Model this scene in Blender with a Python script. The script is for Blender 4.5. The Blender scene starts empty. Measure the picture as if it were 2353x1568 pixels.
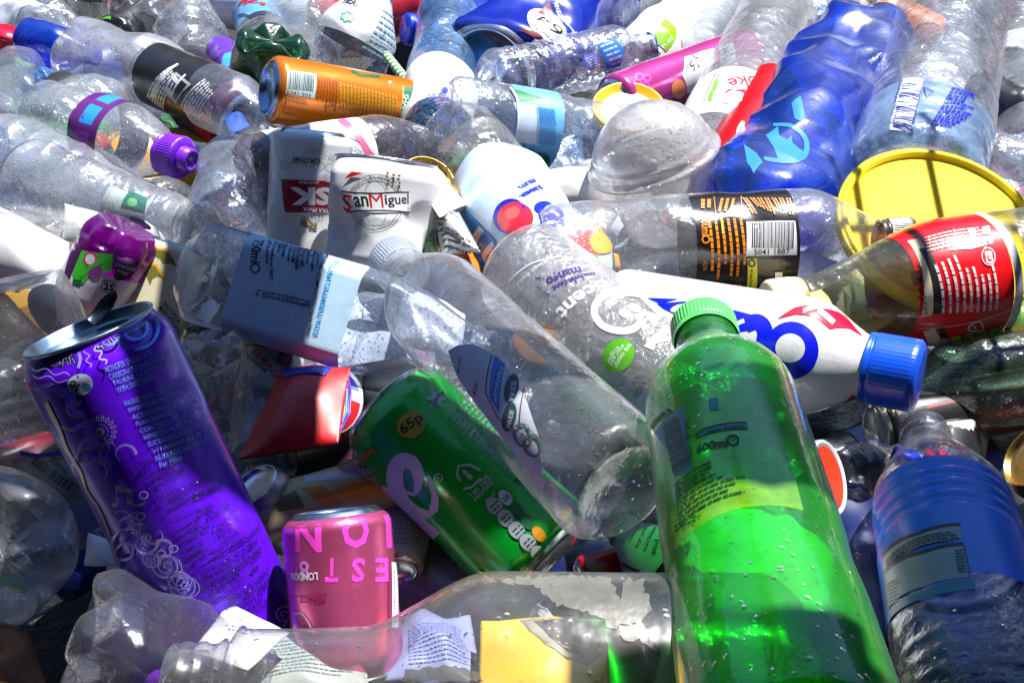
import bpy, bmesh, math, random
import numpy as np
from mathutils import Vector, Matrix
from mathutils.geometry import tessellate_polygon
C = bpy.context.scene.collection
SC = bpy.context.scene

# ------------------------------------------------------------------ camera, sky, sun, exposure
F, H, SI, CO = 2287.0, 0.338, 0.6, 0.8        # focal length in picture units, camera height, pitch
camd = bpy.data.cameras.new("camera"); camd.lens = 35; camd.sensor_width = 36
camd.clip_start = 0.01; camd.clip_end = 200
cam = bpy.data.objects.new("camera", camd); C.objects.link(cam)
cam.location = (0, 0, H); cam.rotation_euler = (math.acos(SI), 0, 0)
SC.camera = cam
SUN = Vector((0.30, 0.33, 0.90)).normalized()
EL = math.asin(SUN.z); AZ = math.atan2(SUN.x, SUN.y)
w = bpy.data.worlds.new("World"); SC.world = w; w.use_nodes = True
nt = w.node_tree; sk = nt.nodes.new("ShaderNodeTexSky"); sk.sky_type = 'NISHITA'; sk.sun_disc = False
sk.sun_elevation = EL; sk.sun_rotation = AZ; sk.air_density = 1.0; sk.dust_density = 0.0; sk.ozone_density = 2.5; sk.altitude = 6000
nt.links.new(sk.outputs[0], nt.nodes["Background"].inputs[0]); nt.nodes["Background"].inputs[1].default_value = 0.15
sd = bpy.data.lights.new("sun", 'SUN'); sd.energy = 5.0; sd.angle = math.radians(0.5); sd.color = (1, .98, .95)
so = bpy.data.objects.new("sun", sd); C.objects.link(so); so.rotation_euler = SUN.to_track_quat('Z', 'Y').to_euler()
so.location = (0.5, 0.5, 2)
SC.view_settings.view_transform = 'Standard'; SC.view_settings.look = 'None'
SC.view_settings.exposure = 1.1; SC.view_settings.gamma = 1; SC.view_settings.use_curve_mapping = False
SC.render.engine = 'CYCLES'
cy = SC.cycles
cy.max_bounces = 10; cy.diffuse_bounces = 3; cy.glossy_bounces = 4; cy.transmission_bounces = 6
cy.transparent_max_bounces = 28; cy.use_denoising = True; cy.sample_clamp_indirect = 6; cy.caustics_reflective = False
cy.caustics_refractive = False; cy.use_adaptive_sampling = True; cy.adaptive_threshold = 0.02

# ------------------------------------------------------------------ placing helpers
def zc(y, l): return (H - l) / (SI + CO * (y - 784) / F)
def P(x, y, l=0.0):
    """the point at height l (metres) that the photograph shows at x, y (2352 x 1568 frame)"""
    z = zc(y, l); Yc = -(y - 784) / F * z
    return Vector(((x - 1176) / F * z, SI * Yc + CO * z, H + CO * Yc - SI * z))
def depth(p): return p.y * CO - (p.z - H) * SI
def crop(k, ox, oy): return lambda x, y: (x / k * .7757 + ox * .7757, y / k * .7757 + oy * .7757)
A1, A2, A3 = crop(2.24, 0, 0), crop(2.24, 1000, 0), crop(2.24, 2000, 0)
B1, B2, B3 = crop(2.091, 0, 600), crop(2.091, 1000, 600), crop(2.091, 2000, 600)
C1, C2, C3 = crop(2.175, 0, 1300), crop(2.175, 1000, 1300), crop(2.174, 2000, 1300)
S4 = crop(2.6144, 1850, 850)

# ------------------------------------------------------------------ materials
MATS = {}
def _new(name):
    m = bpy.data.materials.new(name); m.use_nodes = True
    n = m.node_tree.nodes; n.clear(); out = n.new("ShaderNodeOutputMaterial")
    return m, n, m.node_tree.links, out
def ink(col, rough=.38, metal=0.0, coat=0.0, dirt=.3):
    k = ('ink', tuple(col), rough, metal, coat)
    if k in MATS: return MATS[k]
    m, n, l, out = _new("printed_film")
    b = n.new("ShaderNodeBsdfPrincipled"); l.new(b.outputs[0], out.inputs[0])
    b.inputs["Roughness"].default_value = rough; b.inputs["Metallic"].default_value = metal
    b.inputs["Coat Weight"].default_value = coat; b.inputs["Coat Roughness"].default_value = .12
    tc = n.new("ShaderNodeTexCoord"); no = n.new("ShaderNodeTexNoise"); no.inputs["Scale"].default_value = 55; no.inputs["Detail"].default_value = 9; no.inputs["Roughness"].default_value = .72
    l.new(tc.outputs["Object"], no.inputs["Vector"])
    mx = n.new("ShaderNodeMix"); mx.data_type = 'RGBA'
    mr = n.new("ShaderNodeMapRange"); mr.inputs[1].default_value = .45; mr.inputs[2].default_value = .8; mr.inputs[3].default_value = 0; mr.inputs[4].default_value = dirt * 2
    l.new(no.outputs[0], mr.inputs[0]); l.new(mr.outputs[0], mx.inputs["Factor"])
    mx.inputs["A"].default_value = (*col, 1); mx.inputs["B"].default_value = (col[0] * .62 + .03, col[1] * .60 + .026, col[2] * .56 + .02, 1)
    l.new(mx.outputs["Result"], b.inputs["Base Color"])
    bp = n.new("ShaderNodeBump"); bp.inputs["Strength"].default_value = .12; bp.inputs["Distance"].default_value = .002
    l.new(no.outputs[0], bp.inputs["Height"]); l.new(bp.outputs[0], b.inputs["Normal"])
    MATS[k] = m; return m
def metal(col=(.75, .77, .8), rough=.22, name="bare_aluminium"):
    k = ('met', tuple(col), rough)
    if k in MATS: return MATS[k]
    m, n, l, out = _new(name)
    b = n.new("ShaderNodeBsdfPrincipled"); l.new(b.outputs[0], out.inputs[0])
    b.inputs["Metallic"].default_value = 1; b.inputs["Base Color"].default_value = (*col, 1)
    tc = n.new("ShaderNodeTexCoord"); no = n.new("ShaderNodeTexNoise"); no.inputs["Scale"].default_value = 150; no.inputs["Detail"].default_value = 6
    l.new(tc.outputs["Object"], no.inputs["Vector"])
    mr = n.new("ShaderNodeMapRange"); mr.inputs[3].default_value = rough * .6; mr.inputs[4].default_value = rough * 1.6
    l.new(no.outputs[0], mr.inputs[0]); l.new(mr.outputs[0], b.inputs["Roughness"])
    bp = n.new("ShaderNodeBump"); bp.inputs["Strength"].default_value = .08; bp.inputs["Distance"].default_value = .001
    l.new(no.outputs[0], bp.inputs["Height"]); l.new(bp.outputs[0], b.inputs["Normal"])
    MATS[k] = m; return m
def pet(tint=(.93, .96, 1), haze=.10, hcol=(.75, .82, .92), rough=.07, wav=.5, drops=0.0, edge=1.0, wsc=45, smear=0.0):
    """thin-walled PET: clear body, reflective skin, dried film and condensation beads"""
    k = ('pet', tint, haze, hcol, rough, wav, drops, edge, wsc, smear)
    if k in MATS: return MATS[k]
    m, n, l, out = _new("clear_plastic")
    N = lambda t: n.new("ShaderNode" + t)
    def math_(op, a, b=None, c=None):
        q = N("Math"); q.operation = op
        for i, v in enumerate((a, b, c)):
            if v is None: continue
            if hasattr(v, 'node'): l.new(v, q.inputs[i])
            else: q.inputs[i].default_value = v
        return q.outputs[0]
    tc = N("TexCoord"); no = N("TexNoise"); no.inputs["Scale"].default_value = wsc; no.inputs["Detail"].default_value = 3
    l.new(tc.outputs["Object"], no.inputs["Vector"])
    nf = N("TexNoise"); nf.inputs["Scale"].default_value = 28; nf.inputs["Detail"].default_value = 8; nf.inputs["Roughness"].default_value = .7
    l.new(tc.outputs["Object"], nf.inputs["Vector"])
    b1 = N("Bump"); b1.inputs["Strength"].default_value = wav; b1.inputs["Distance"].default_value = .006; l.new(no.outputs[0], b1.inputs["Height"])
    nr = N("TexNoise"); nr.inputs["Scale"].default_value = wsc * 4; nr.inputs["Detail"].default_value = 2; nr.inputs["Distortion"].default_value = 1.5; l.new(tc.outputs["Object"], nr.inputs["Vector"])
    b0 = N("Bump"); b0.inputs["Strength"].default_value = min(1, wav * .8); b0.inputs["Distance"].default_value = .0016; l.new(nr.outputs[0], b0.inputs["Height"]); l.new(b1.outputs[0], b0.inputs["Normal"])
    nrm = b0.outputs[0]
    vo = N("TexVoronoi"); vo.inputs["Scale"].default_value = 420; l.new(tc.outputs["Object"], vo.inputs["Vector"])
    sep = N("SeparateColor"); l.new(vo.outputs["Color"], sep.inputs[0])
    thr = 1 - drops * .75 - .02
    pick = math_('GREATER_THAN', sep.outputs[0], thr)
    dd = math_('MULTIPLY', math_('MAXIMUM', math_('SUBTRACT', .42, vo.outputs["Distance"]), 0), pick)
    b2 = N("Bump"); b2.inputs["Strength"].default_value = 1; b2.inputs["Distance"].default_value = .0035
    l.new(dd, b2.inputs["Height"]); l.new(nrm, b2.inputs["Normal"]); nrm = b2.outputs[0]
    lw = N("LayerWeight"); lw.inputs[0].default_value = .5; l.new(nrm, lw.inputs["Normal"])
    f3 = math_('POWER', lw.outputs["Facing"], 3.2)
    fac = math_('ADD', math_('MULTIPLY', f3, .9), .06)
    tr = N("BsdfTransparent"); cm = N("Mix"); cm.data_type = 'RGBA'
    cm.inputs["A"].default_value = (*tint, 1); cm.inputs["B"].default_value = (*[c ** (1 + 3 * edge) * .30 for c in tint], 1)  # edges tinted dark at grazing angles in place of refraction
    l.new(math_('POWER', lw.outputs["Facing"], 3.5), cm.inputs["Factor"]); l.new(cm.outputs["Result"], tr.inputs[0])
    gl = N("BsdfGlossy"); gl.inputs["Roughness"].default_value = rough; gl.inputs["Color"].default_value = (1, 1, 1, 1); l.new(nrm, gl.inputs["Normal"])
    g2 = N("BsdfGlossy"); g2.inputs["Roughness"].default_value = .30; g2.inputs["Color"].default_value = (1, 1, 1, 1); l.new(b1.outputs[0], g2.inputs["Normal"])
    gm = N("MixShader"); gm.inputs[0].default_value = .45; l.new(gl.outputs[0], gm.inputs[1]); l.new(g2.outputs[0], gm.inputs[2])
    di = N("BsdfDiffuse"); di.inputs[0].default_value = (*hcol, 1); tl = N("BsdfTranslucent"); tl.inputs[0].default_value = (*hcol, 1)
    l.new(nrm, di.inputs["Normal"])
    hm = N("MixShader"); hm.inputs[0].default_value = .5; l.new(di.outputs[0], hm.inputs[1]); l.new(tl.outputs[0], hm.inputs[2])
    mr = N("MapRange"); mr.inputs[1].default_value = .38; mr.inputs[2].default_value = .68; mr.inputs[3].default_value = haze * .45; mr.inputs[4].default_value = min(1, haze * 1.6 + smear)
    l.new(nf.outputs[0], mr.inputs[0])
    hz = math_('ADD', mr.outputs[0], math_('MULTIPLY', math_('POWER', lw.outputs["Facing"], 2.5), .07 + haze * .45))
    if drops > 0: hz = math_('ADD', hz, math_('MULTIPLY', dd, 1.2 * min(1, drops * 2)))
    m1 = N("MixShader"); l.new(math_('MINIMUM', hz, .95), m1.inputs[0]); l.new(tr.outputs[0], m1.inputs[1]); l.new(hm.outputs[0], m1.inputs[2])
    m2 = N("MixShader"); l.new(fac, m2.inputs[0]); l.new(m1.outputs[0], m2.inputs[1]); l.new(gm.outputs[0], m2.inputs[2])
    l.new(m2.outputs[0], out.inputs[0])
    MATS[k] = m; return m

# ------------------------------------------------------------------ mesh building
class MB:
    def __init__(s): s.v = []; s.f = []; s.mi = []; s.mats = []; s.n = 0
    def slot(s, m):
        if m not in s.mats: s.mats.append(m)
        return s.mats.index(m)
    def add(s, V, Fc, mat):
        k = s.slot(mat); V = np.asarray(V).reshape(-1, 3)
        s.v.append(V); o = s.n; s.n += len(V)
        s.f += [tuple(i + o for i in f) for f in Fc]; s.mi += [k] * len(Fc)
        return s
    def build(s, name, parent=None, smooth=True, loc=None, solid=0):
        V = np.concatenate(s.v)
        org = Vector(loc) if loc is not None else (parent_world(parent) if parent else Vector((0, 0, 0)))
        me = bpy.data.meshes.new(name); me.from_pydata((V - np.array(org)).tolist(), [], s.f)
        for m in s.mats: me.materials.append(m)
        me.polygons.foreach_set('material_index', s.mi)
        me.polygons.foreach_set('use_smooth', [smooth] * len(s.f)); me.update()
        o = bpy.data.objects.new(name, me); C.objects.link(o)
        if parent: o.parent = parent; ORG[o.name] = org
        else: o.location = org; ORG[o.name] = org
        if solid:
            md = o.modifiers.new("thick", 'SOLIDIFY'); md.thickness = solid
        return o
ORG = {}
def parent_world(p): return ORG[p.name]
def root(name, label, cat, loc, group=None):
    o = bpy.data.objects.new(name, None); C.objects.link(o); o.location = loc; o.empty_display_size = .01
    o['label'] = label; o['category'] = cat
    if group: o['group'] = group
    ORG[o.name] = Vector(loc); return o
def tag(o, label, cat, group=None):
    o['label'] = label; o['category'] = cat
    if group: o['group'] = group
    return o
def grid_faces(nr, nc, wrap=False, off=0):
    f = []
    for i in range(nr - 1):
        for j in range(nc if wrap else nc - 1):
            a = i * nc + j; b = i * nc + (j + 1) % nc
            f.append((a, b, b + nc, a + nc))
    return f
def sstep(x, a, b):
    t = np.clip((x - a) / (b - a), 0, 1); return t * t * (3 - 2 * t)

# ------------------------------------------------------------------ a lathed thing with real deformation
class V:
    def __init__(s, p0=None, p1=None, w=100, l0=0, l1=0, raw=None, sq=0, dents=(), crush=0, cell=.8, flat=(), bend=(0, 0), seed=1,
                 petals=0, pamp=.1, flute=None, keep=(0, 0), see=None):
        if see:
            lo, hi = -160., 160.
            for _ in range(30):
                dl = (lo + hi) / 2; A, B = P(*p0, (l0 - dl) / 1000), P(*p1, (l1 + dl) / 1000); a = (B - A).normalized(); E = B if see[0] == 'top' else A
                q = a.dot((Vector((0, 0, H)) - E).normalized()) * (1 if see[0] == 'top' else -1)
                up = (q < see[1]) if see[0] == 'top' else (q > see[1])
                lo, hi = (dl, hi) if up else (lo, dl)
            l0 -= dl; l1 += dl
        if raw: s.A, ax, s.R = Vector(raw[0]), Vector(raw[1]), raw[2]; s.L = ax.length; s.B = s.A + ax
        else:
            s.A = P(*p0, l0 / 1000); s.B = P(*p1, l1 / 1000); ax = s.B - s.A; s.L = ax.length
            s.R = w / 2 * depth((s.A + s.B) / 2) / F
        s.a = ax.normalized(); mid = (s.A + s.B) / 2
        e = Vector((0, 0, H)) - mid; e = e - s.a * e.dot(s.a); s.e1 = e.normalized(); s.e2 = s.a.cross(s.e1)
        s.Lr = s.L / s.R; s.sq = sq; s.dents = dents; s.crush = crush; s.flat = flat; s.bend = bend
        s.petals = petals; s.pamp = pamp; s.flute = flute; s.keep = keep
        rs = np.random.RandomState(seed)
        n = int(max(8, 14 * s.Lr / cell ** 2 * .5)); s.seeds = np.stack([rs.uniform(-1.2, 1.2, n), rs.uniform(-1.2, 1.2, n), rs.uniform(-.2, s.Lr + .2, n)], 1)
        s.cell = cell; s.ph = rs.uniform(0, 6, 8)
        s.zs = np.array([0, s.Lr]); s.rs = np.array([1., 1.])
    def map(s, th, z, r):
        th, z, r = np.broadcast_arrays(np.asarray(th, float), np.asarray(z, float), np.asarray(r, float))
        shp = th.shape; th, z, r = th.ravel(), z.ravel().copy(), r.ravel().copy()
        m = np.ones_like(z)
        if s.keep[1]: m *= 1 - sstep(z, s.Lr - s.keep[1], s.Lr - s.keep[1] + .6)
        if s.keep[0]: m *= sstep(z, s.keep[0] * .3, s.keep[0])
        if s.petals:
            k = np.clip(1 - z / .55, 0, 1); c = np.abs(np.cos(s.petals / 2 * th))
            r = r * (1 - s.pamp * .35 * k * (1 - c)); z = z + s.pamp * 1.6 * k * np.sin(np.clip(r, 0, 1) * 3.1) * (1 - c) ** 2
        if s.flute:
            n, amp, z0, z1 = s.flute; k = sstep(z, z0 - .05, z0 + .05) * (1 - sstep(z, z1 - .05, z1 + .05)); r = r * (1 - amp * k * (1 - np.abs(np.cos(n / 2 * th))))
        for (td, zd, at, az, dp) in s.dents:
            d = (th - td + math.pi) % (2 * math.pi) - math.pi
            r = r * (1 - m * dp * np.exp(-(d / at) ** 2 - ((z - zd) / az) ** 2))
        if s.crush:
            pts = np.stack([np.cos(th), np.sin(th), z], 1)
            d = np.full(len(z), 9.)
            for q in s.seeds:
                if len(z) < 50 or True: np.minimum(d, (pts[:, 0] - q[0]) ** 2 + (pts[:, 1] - q[1]) ** 2 + (pts[:, 2] - q[2]) ** 2, out=d)
            d = np.sqrt(d) / s.cell
            r = r * (1 + m * s.crush * (np.minimum(d, 1.1) - .75) * 1.3 + m * s.crush * .35 * np.sin(2 * th + s.ph[0] + z * 1.3) + m * s.crush * .25 * np.sin(3 * th + s.ph[1] - z * 2.1))
        x, y = r * np.cos(th), r * np.sin(th)
        if s.sq:
            k = 1 / np.maximum(np.abs(np.cos(th - .0)), np.abs(np.sin(th - .0))); k = 1 + (np.minimum(k, 1.25) - 1) * s.sq * m; x, y = x * k * .9, y * k * .9
        for (an, am) in s.flat:
            q = x * math.cos(an) + y * math.sin(an); x = x - math.cos(an) * q * am * m; y = y - math.sin(an) * q * am * m
            p = -x * math.sin(an) + y * math.cos(an)
            x = x - math.sin(an) * p * am * .35 * m; y = y + math.cos(an) * p * am * .35 * m
        bz = np.sin(np.pi * z / s.Lr); x = x + s.bend[0] * bz; y = y + s.bend[1] * bz
        A, e1, e2, a = (np.array(q) for q in (s.A, s.e1, s.e2, s.a))
        out = A + s.R * (x[:, None] * e1 + y[:, None] * e2 + z[:, None] * a)
        return out.reshape(*shp, 3)
    def rad(s, z): return np.interp(z, s.zs, s.rs)
    def surf(s, th, z, off=0.0): return s.map(th, z, s.rad(z) + off)
    def px(s, x, y):
        """surface coordinates (angle, z) of what the photograph shows at x, y"""
        u = np.array([0., s.Lr / 2])
        def pr3(a, b):
            p = s.surf(a, b); d = p[:, 1] * CO - (p[:, 2] - H) * SI
            return np.stack([1176 + F * p[:, 0] / d, 784 - F * (p[:, 1] * SI + (p[:, 2] - H) * CO) / d], 1)
        t = np.array([x, y])
        for _ in range(14):
            c3 = pr3(np.array([u[0], u[0] + 1e-3, u[0]]), np.array([u[1], u[1], u[1] + 1e-3])); c = c3[0]
            if np.abs(t - c).max() < .25: break
            J = np.stack([(c3[1] - c) / 1e-3, (c3[2] - c) / 1e-3], 1)
            st = np.linalg.lstsq(J, t - c, rcond=.02)[0]; n = np.abs(st).max()
            if n > .4: st *= .4 / n
            u = u + st; u[0] = np.clip(u[0], -1.55, 1.55); u[1] = np.clip(u[1], 0.02, s.Lr - .02)
        return u
    def ppr(s): return F * s.R / depth((s.A + s.B) / 2)       # picture units per R
    def lathe(s, mb, rows, mat, nth=96, th0=None, th1=None):
        rows = np.array(rows); full = th0 is None
        th = np.linspace(0, 2 * math.pi, nth, endpoint=False) if full else np.linspace(th0, th1, nth)
        Z, T = np.meshgrid(rows[:, 0], th, indexing='ij'); Rr = np.repeat(rows[:, 1][:, None], nth, 1)
        mb.add(s.map(T, Z, Rr).reshape(-1, 3), grid_faces(len(rows), nth, full), mat)
        return mb

class Sheet:
    """a thin crumpled sheet between four corners (x, y, lift); u, v run 0..1"""
    def __init__(s, c00, c10, c11, c01, bulge=0, wr=.002, seed=1, fold=0):
        s.c = [np.array(P(x, y, l / 1000)) for x, y, l in (c00, c10, c11, c01)]
        s.n = np.cross(s.c[1] - s.c[0], s.c[3] - s.c[0]); s.n /= np.linalg.norm(s.n)
        if s.n @ (np.array([0, 0, H]) - s.c[0]) < 0: s.n = -s.n
        s.A = Vector(sum(s.c) / 4); s.bulge = bulge; s.wr = wr
        rs = np.random.RandomState(seed); s.sd = rs.uniform(-.1, 1.1, (14, 2)); s.ph = rs.uniform(0, 6, 4); s.fold = fold
        s.R = np.linalg.norm(s.c[1] - s.c[0])
    def surf(s, u, v, off=0.0):
        u, v = np.broadcast_arrays(np.asarray(u, float), np.asarray(v, float)); shp = u.shape; u = u.ravel(); v = v.ravel()
        a, b, c, d = s.c
        p = ((1 - u) * (1 - v))[:, None] * a + (u * (1 - v))[:, None] * b + (u * v)[:, None] * c + ((1 - u) * v)[:, None] * d
        D = np.full(len(u), 9.)
        for q in s.sd: D = np.minimum(D, (u - q[0]) ** 2 + (v - q[1]) ** 2)
        h = s.bulge * np.sin(np.pi * np.clip(u, 0, 1)) * np.sin(np.pi * np.clip(v, 0, 1)) ** .6 + s.wr * 4 * np.sqrt(D) + s.wr * .4 * np.sin(9 * u + s.ph[0]) * np.sin(7 * v + s.ph[1]) + s.fold * np.sin(u * 3.14)
        return (p + (h + off * .03)[:, None] * s.n).reshape(*shp, 3)
    def px(s, x, y):
        u = np.array([.5, .5])
        def pr(q):
            p = s.surf(q[0], q[1]).reshape(3); d = p[1] * CO - (p[2] - H) * SI
            return np.array([1176 + F * p[0] / d, 784 - F * (p[1] * SI + (p[2] - H) * CO) / d])
        for _ in range(12):
            c = pr(u); J = np.stack([(pr(u + [1e-3, 0]) - c) / 1e-3, (pr(u + [0, 1e-3]) - c) / 1e-3], 1)
            st = np.linalg.lstsq(J, np.array([x, y]) - c, rcond=.02)[0]; n = np.abs(st).max()
            if n > .3: st *= .3 / n
            u = u + st
        return u
    def body(s, mat, name, n=26, solid=.0006, **k):
        U, W = np.meshgrid(np.linspace(0, 1, n), np.linspace(0, 1, n), indexing='ij')
        mb = MB(); mb.add(s.surf(U, W).reshape(-1, 3), grid_faces(n, n), mat); return mb

# ------------------------------------------------------------------ printing: flat artwork laid on a surface
TXT = {}
def glyph(st, bold, shear):
    k = (st, bold, shear)
    if k not in TXT:
        cu = bpy.data.curves.new("t", 'FONT'); cu.body = st; cu.size = 1; cu.align_x = 'LEFT'; cu.resolution_u = 2; cu.offset = bold; cu.shear = shear
        cu.fill_mode = 'BOTH'
        o = bpy.data.objects.new("t", cu); C.objects.link(o); bpy.context.view_layer.update()
        me = bpy.data.meshes.new_from_object(o.evaluated_get(bpy.context.evaluated_depsgraph_get()))
        vs = np.array([v.co[:2] for v in me.vertices]).reshape(-1, 2); fs = [tuple(p.vertices) for p in me.polygons]
        bpy.data.objects.remove(o); bpy.data.curves.remove(cu); bpy.data.meshes.remove(me)
        if len(vs): mn = vs.min(0); mxx = vs.max(0); vs = (vs - (mn + mxx) / 2); TXT[k] = (vs, fs, mxx - mn)
        else: TXT[k] = (vs, fs, np.array([1, 1]))
    return TXT[k]
class Art:
    def __init__(s, v, mb, base=None, step=.09):
        s.v = v; s.mb = mb; s.k = 0; s.base = ((.012 if mb is getattr(v, 'labmb', None) else .004) + (.008 if v.crush > .03 else 0) if isinstance(v, V) else .01) if base is None else base; s.step = step; s.cyl = isinstance(v, V)
    def off(s, big=True): s.k += .0009 if big else .00008; return s.base + s.k
    def put(s, vs, fs, mat, off=None):
        vs = np.asarray(vs, float); off = s.off(np.ptp(vs, axis=0).max() > .3) if off is None else off; st = s.step if s.cyl else .08
        ext = vs.max(0) - vs.min(0)
        if ext.max() > st * 1.3:
            bm = bmesh.new(); bv = [bm.verts.new((x, y, 0)) for x, y in vs]
            for f in fs:
                try: bm.faces.new([bv[i] for i in f])
                except ValueError: pass
            for ax in (0, 1):
                lo, hi = vs[:, ax].min(), vs[:, ax].max(); q = (math.floor(lo / st) + 1) * st
                while q < hi - 1e-6:
                    co = [0, 0, 0]; no = [0, 0, 0]; co[ax] = q; no[ax] = 1
                    bmesh.ops.bisect_plane(bm, geom=bm.verts[:] + bm.edges[:] + bm.faces[:], plane_co=co, plane_no=no, dist=1e-6); q += st
            bm.verts.index_update(); vs = np.array([v.co[:2] for v in bm.verts]); fs = [tuple(v.index for v in f.verts) for f in bm.faces]; bm.free()
        if s.cyl:
            lo, hi = s.v.zs[0] + .02, s.v.zs[-1] - .02; bad = (vs[:, 1] < lo) | (vs[:, 1] > hi) | (np.abs(vs[:, 0]) > 1.6)
            if bad.any():
                fs = [f for f in fs if not any(bad[i] for i in f)]
        if fs: s.mb.add(s.v.surf(vs[:, 0], vs[:, 1], off), fs, mat)
    def q(s, p): return s.v.px(*p)
    def T(s, st, a, b, h, mat, bold=0.0, shear=0.0, at=None, keepw=False):
        """text whose middle line runs from picture point a to b, letters h picture units tall"""
        vs, fs, ext = glyph(st, bold, shear)
        if not len(vs): return
        qa, qb = s.q(a), s.q(b); d = qb - qa; Lq = np.hypot(*d); dx = d / Lq
        lp = math.hypot(b[0] - a[0], b[1] - a[1]); hq = h * Lq / lp if not s.cyl else h / s.v.ppr()
        if s.cyl:
            dy = np.array([-dx[1], dx[0]])
        else:
            n = (a[0] + (b[1] - a[1]) / lp * h, a[1] - (b[0] - a[0]) / lp * h); dy = (s.q(n) - qa) / h; hq = h
        m = vs / ext
        s.put((qa + qb) / 2 + m[:, :1] * d + m[:, 1:] * hq * dy, fs, mat)
    def poly(s, pts, mat):
        q = np.array([s.q(p) for p in pts]); tri = tessellate_polygon([[Vector((x, y, 0)) for x, y in q]]); s.put(q, [tuple(t) for t in tri], mat)
    def rect(s, a, b, hw, mat):
        """a bar from a to b, hw picture units wide on each side"""
        d = math.hypot(b[0] - a[0], b[1] - a[1]); nx, ny = -(b[1] - a[1]) / d * hw, (b[0] - a[0]) / d * hw
        s.poly([(a[0] + nx, a[1] + ny), (b[0] + nx, b[1] + ny), (b[0] - nx, b[1] - ny), (a[0] - nx, a[1] - ny)], mat)
    def path(s, pts, hw, mat, closed=False, smooth=True):
        pts = [np.array(p, float) for p in pts]; n = len(pts); L_, R_ = [], []
        if 6 <= n < 20 and smooth:
            m = n if closed else n - 1; o = []
            for i in range(m):
                g = (lambda k: pts[k % n]) if closed else (lambda k: pts[min(max(k, 0), n - 1)])
                a0, a1, a2, a3 = g(i - 1), g(i), g(i + 1), g(i + 2)
                for t in (0, .25, .5, .75): o.append(.5 * (2 * a1 + (a2 - a0) * t + (2 * a0 - 5 * a1 + 4 * a2 - a3) * t * t + (3 * a1 - a0 - 3 * a2 + a3) * t ** 3))
            if not closed: o.append(pts[-1])
            pts = o; n = len(pts)
        for i, p in enumerate(pts):
            a = pts[i - 1] if i or closed else p; b = pts[(i + 1) % n] if i < n - 1 or closed else p
            d = b - a; d /= max(1e-6, np.hypot(*d)); nn = np.array([-d[1], d[0]]) * (hw if not callable(hw) else hw(i / (n - 1)))
            L_.append(s.q(p + nn)); R_.append(s.q(p - nn))
        vs = L_ + R_; fs = [(i, (i + 1) % n, n + (i + 1) % n, n + i) for i in range(n if closed else n - 1)]
        s.put(vs, fs, mat)
    def ell(s, c, rx, ry, mat, rot=0, n=28, hw=None):
        cr, sr = math.cos(math.radians(rot)), math.sin(math.radians(rot))
        pts = [(c[0] + rx * math.cos(t) * cr - ry * math.sin(t) * sr, c[1] + rx * math.cos(t) * sr + ry * math.sin(t) * cr) for t in np.linspace(0, 2 * math.pi, n, endpoint=False)]
        s.path(pts, hw, mat, True) if hw else s.poly(pts, mat)
    def rows(s, a, b, down, n, hw, mat, seed=1, fill=.8, words=6):
        """n rows of print too small to read: short dashes; a to b is the first row, down the step between rows"""
        r = random.Random(seed); off = s.off(); V_, F_ = [], []
        qa, qb = s.q(a), s.q(b); qd = s.q((a[0] + down[0] * n, a[1] + down[1] * n)); dn = (qd - qa) / n; d = qb - qa
        h = dn * hw
        for i in range(n):
            t = 0.0; end = r.uniform(fill, 1.0)
            while t < end:
                w_ = r.uniform(.4, 1.4) / words; e = min(end, t + w_ * .82)
                p0 = qa + d * t + dn * i; p1 = qa + d * e + dn * i; k = len(V_); V_ += [p0, p1, p1 + h, p0 + h]; F_.append((k, k + 1, k + 2, k + 3)); t += w_
        s.put(V_, F_, mat, off)
    def bars(s, a, b, down, mat, seed=3, n=30):
        """a barcode: stripes laid from a to b, each reaching by 'down'"""
        r = random.Random(seed); off = s.off(); V_, F_ = [], []; qa, qb = s.q(a), s.q(b); dn = s.q((a[0] + down[0], a[1] + down[1])) - qa; d = qb - qa; t = 0
        for i in range(n):
            w_ = r.choice((.35, .35, .7, 1.0)) / n; p0 = qa + d * t; p1 = qa + d * (t + w_); k = len(V_)
            m = 3; 
            V_ += [p0, p1, p1 + dn, p0 + dn]; F_.append((k, k + 1, k + 2, k + 3)); t += w_ + r.choice((.3, .4, .6)) / n
            if t > 1: break
        s.put(V_, F_, mat, off)

WHITE = (.80, .82, .84); BLACK = (.012, .012, .014)
def I(*c, **k): return ink(c, **k)

# ------------------------------------------------------------------ makers
CLEAR = dict()
def side_profile(Lr, base=.3, neck=.4, neckL=.55, shoulder=1.3, rings=(), waist=None, n=90, thread=True, cone=0):
    z = np.linspace(base, Lr, n)
    zs = np.concatenate([np.linspace(0, base, 7)[:-1], z]); r = np.ones_like(zs)
    b = zs < base; r[b] = .8 + .2 * np.sin(np.clip(zs[b] / base, 0, 1) * math.pi / 2)
    s0 = Lr - neckL - shoulder; s1 = Lr - neckL
    t = np.clip((zs - s0) / max(.01, shoulder), 0, 1); k = t * t * (3 - 2 * t) * (1 - .35) + .35 * t ** 1.6
    r = r * (1 - (1 - neck) * k)
    for (z0, z1, m, amp) in rings:
        q = (zs - z0) / (z1 - z0); on = (q > 0) & (q < 1); r = r - np.where(on, amp * np.abs(np.sin(np.clip(q, 0, 1) * math.pi * m)) ** .7, 0)
    if waist: r = r * (1 - waist[1] * np.exp(-((zs - waist[0]) / waist[2]) ** 2))
    if thread:
        nk = zs > s1 + .1; r = np.where(nk, r * (1 + .05 * (np.sin((zs - s1) * 26) > .2)), r)
        r = np.where(np.abs(zs - s1 - .05) < .05, r * 1.13, r)
    return zs, r
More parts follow.
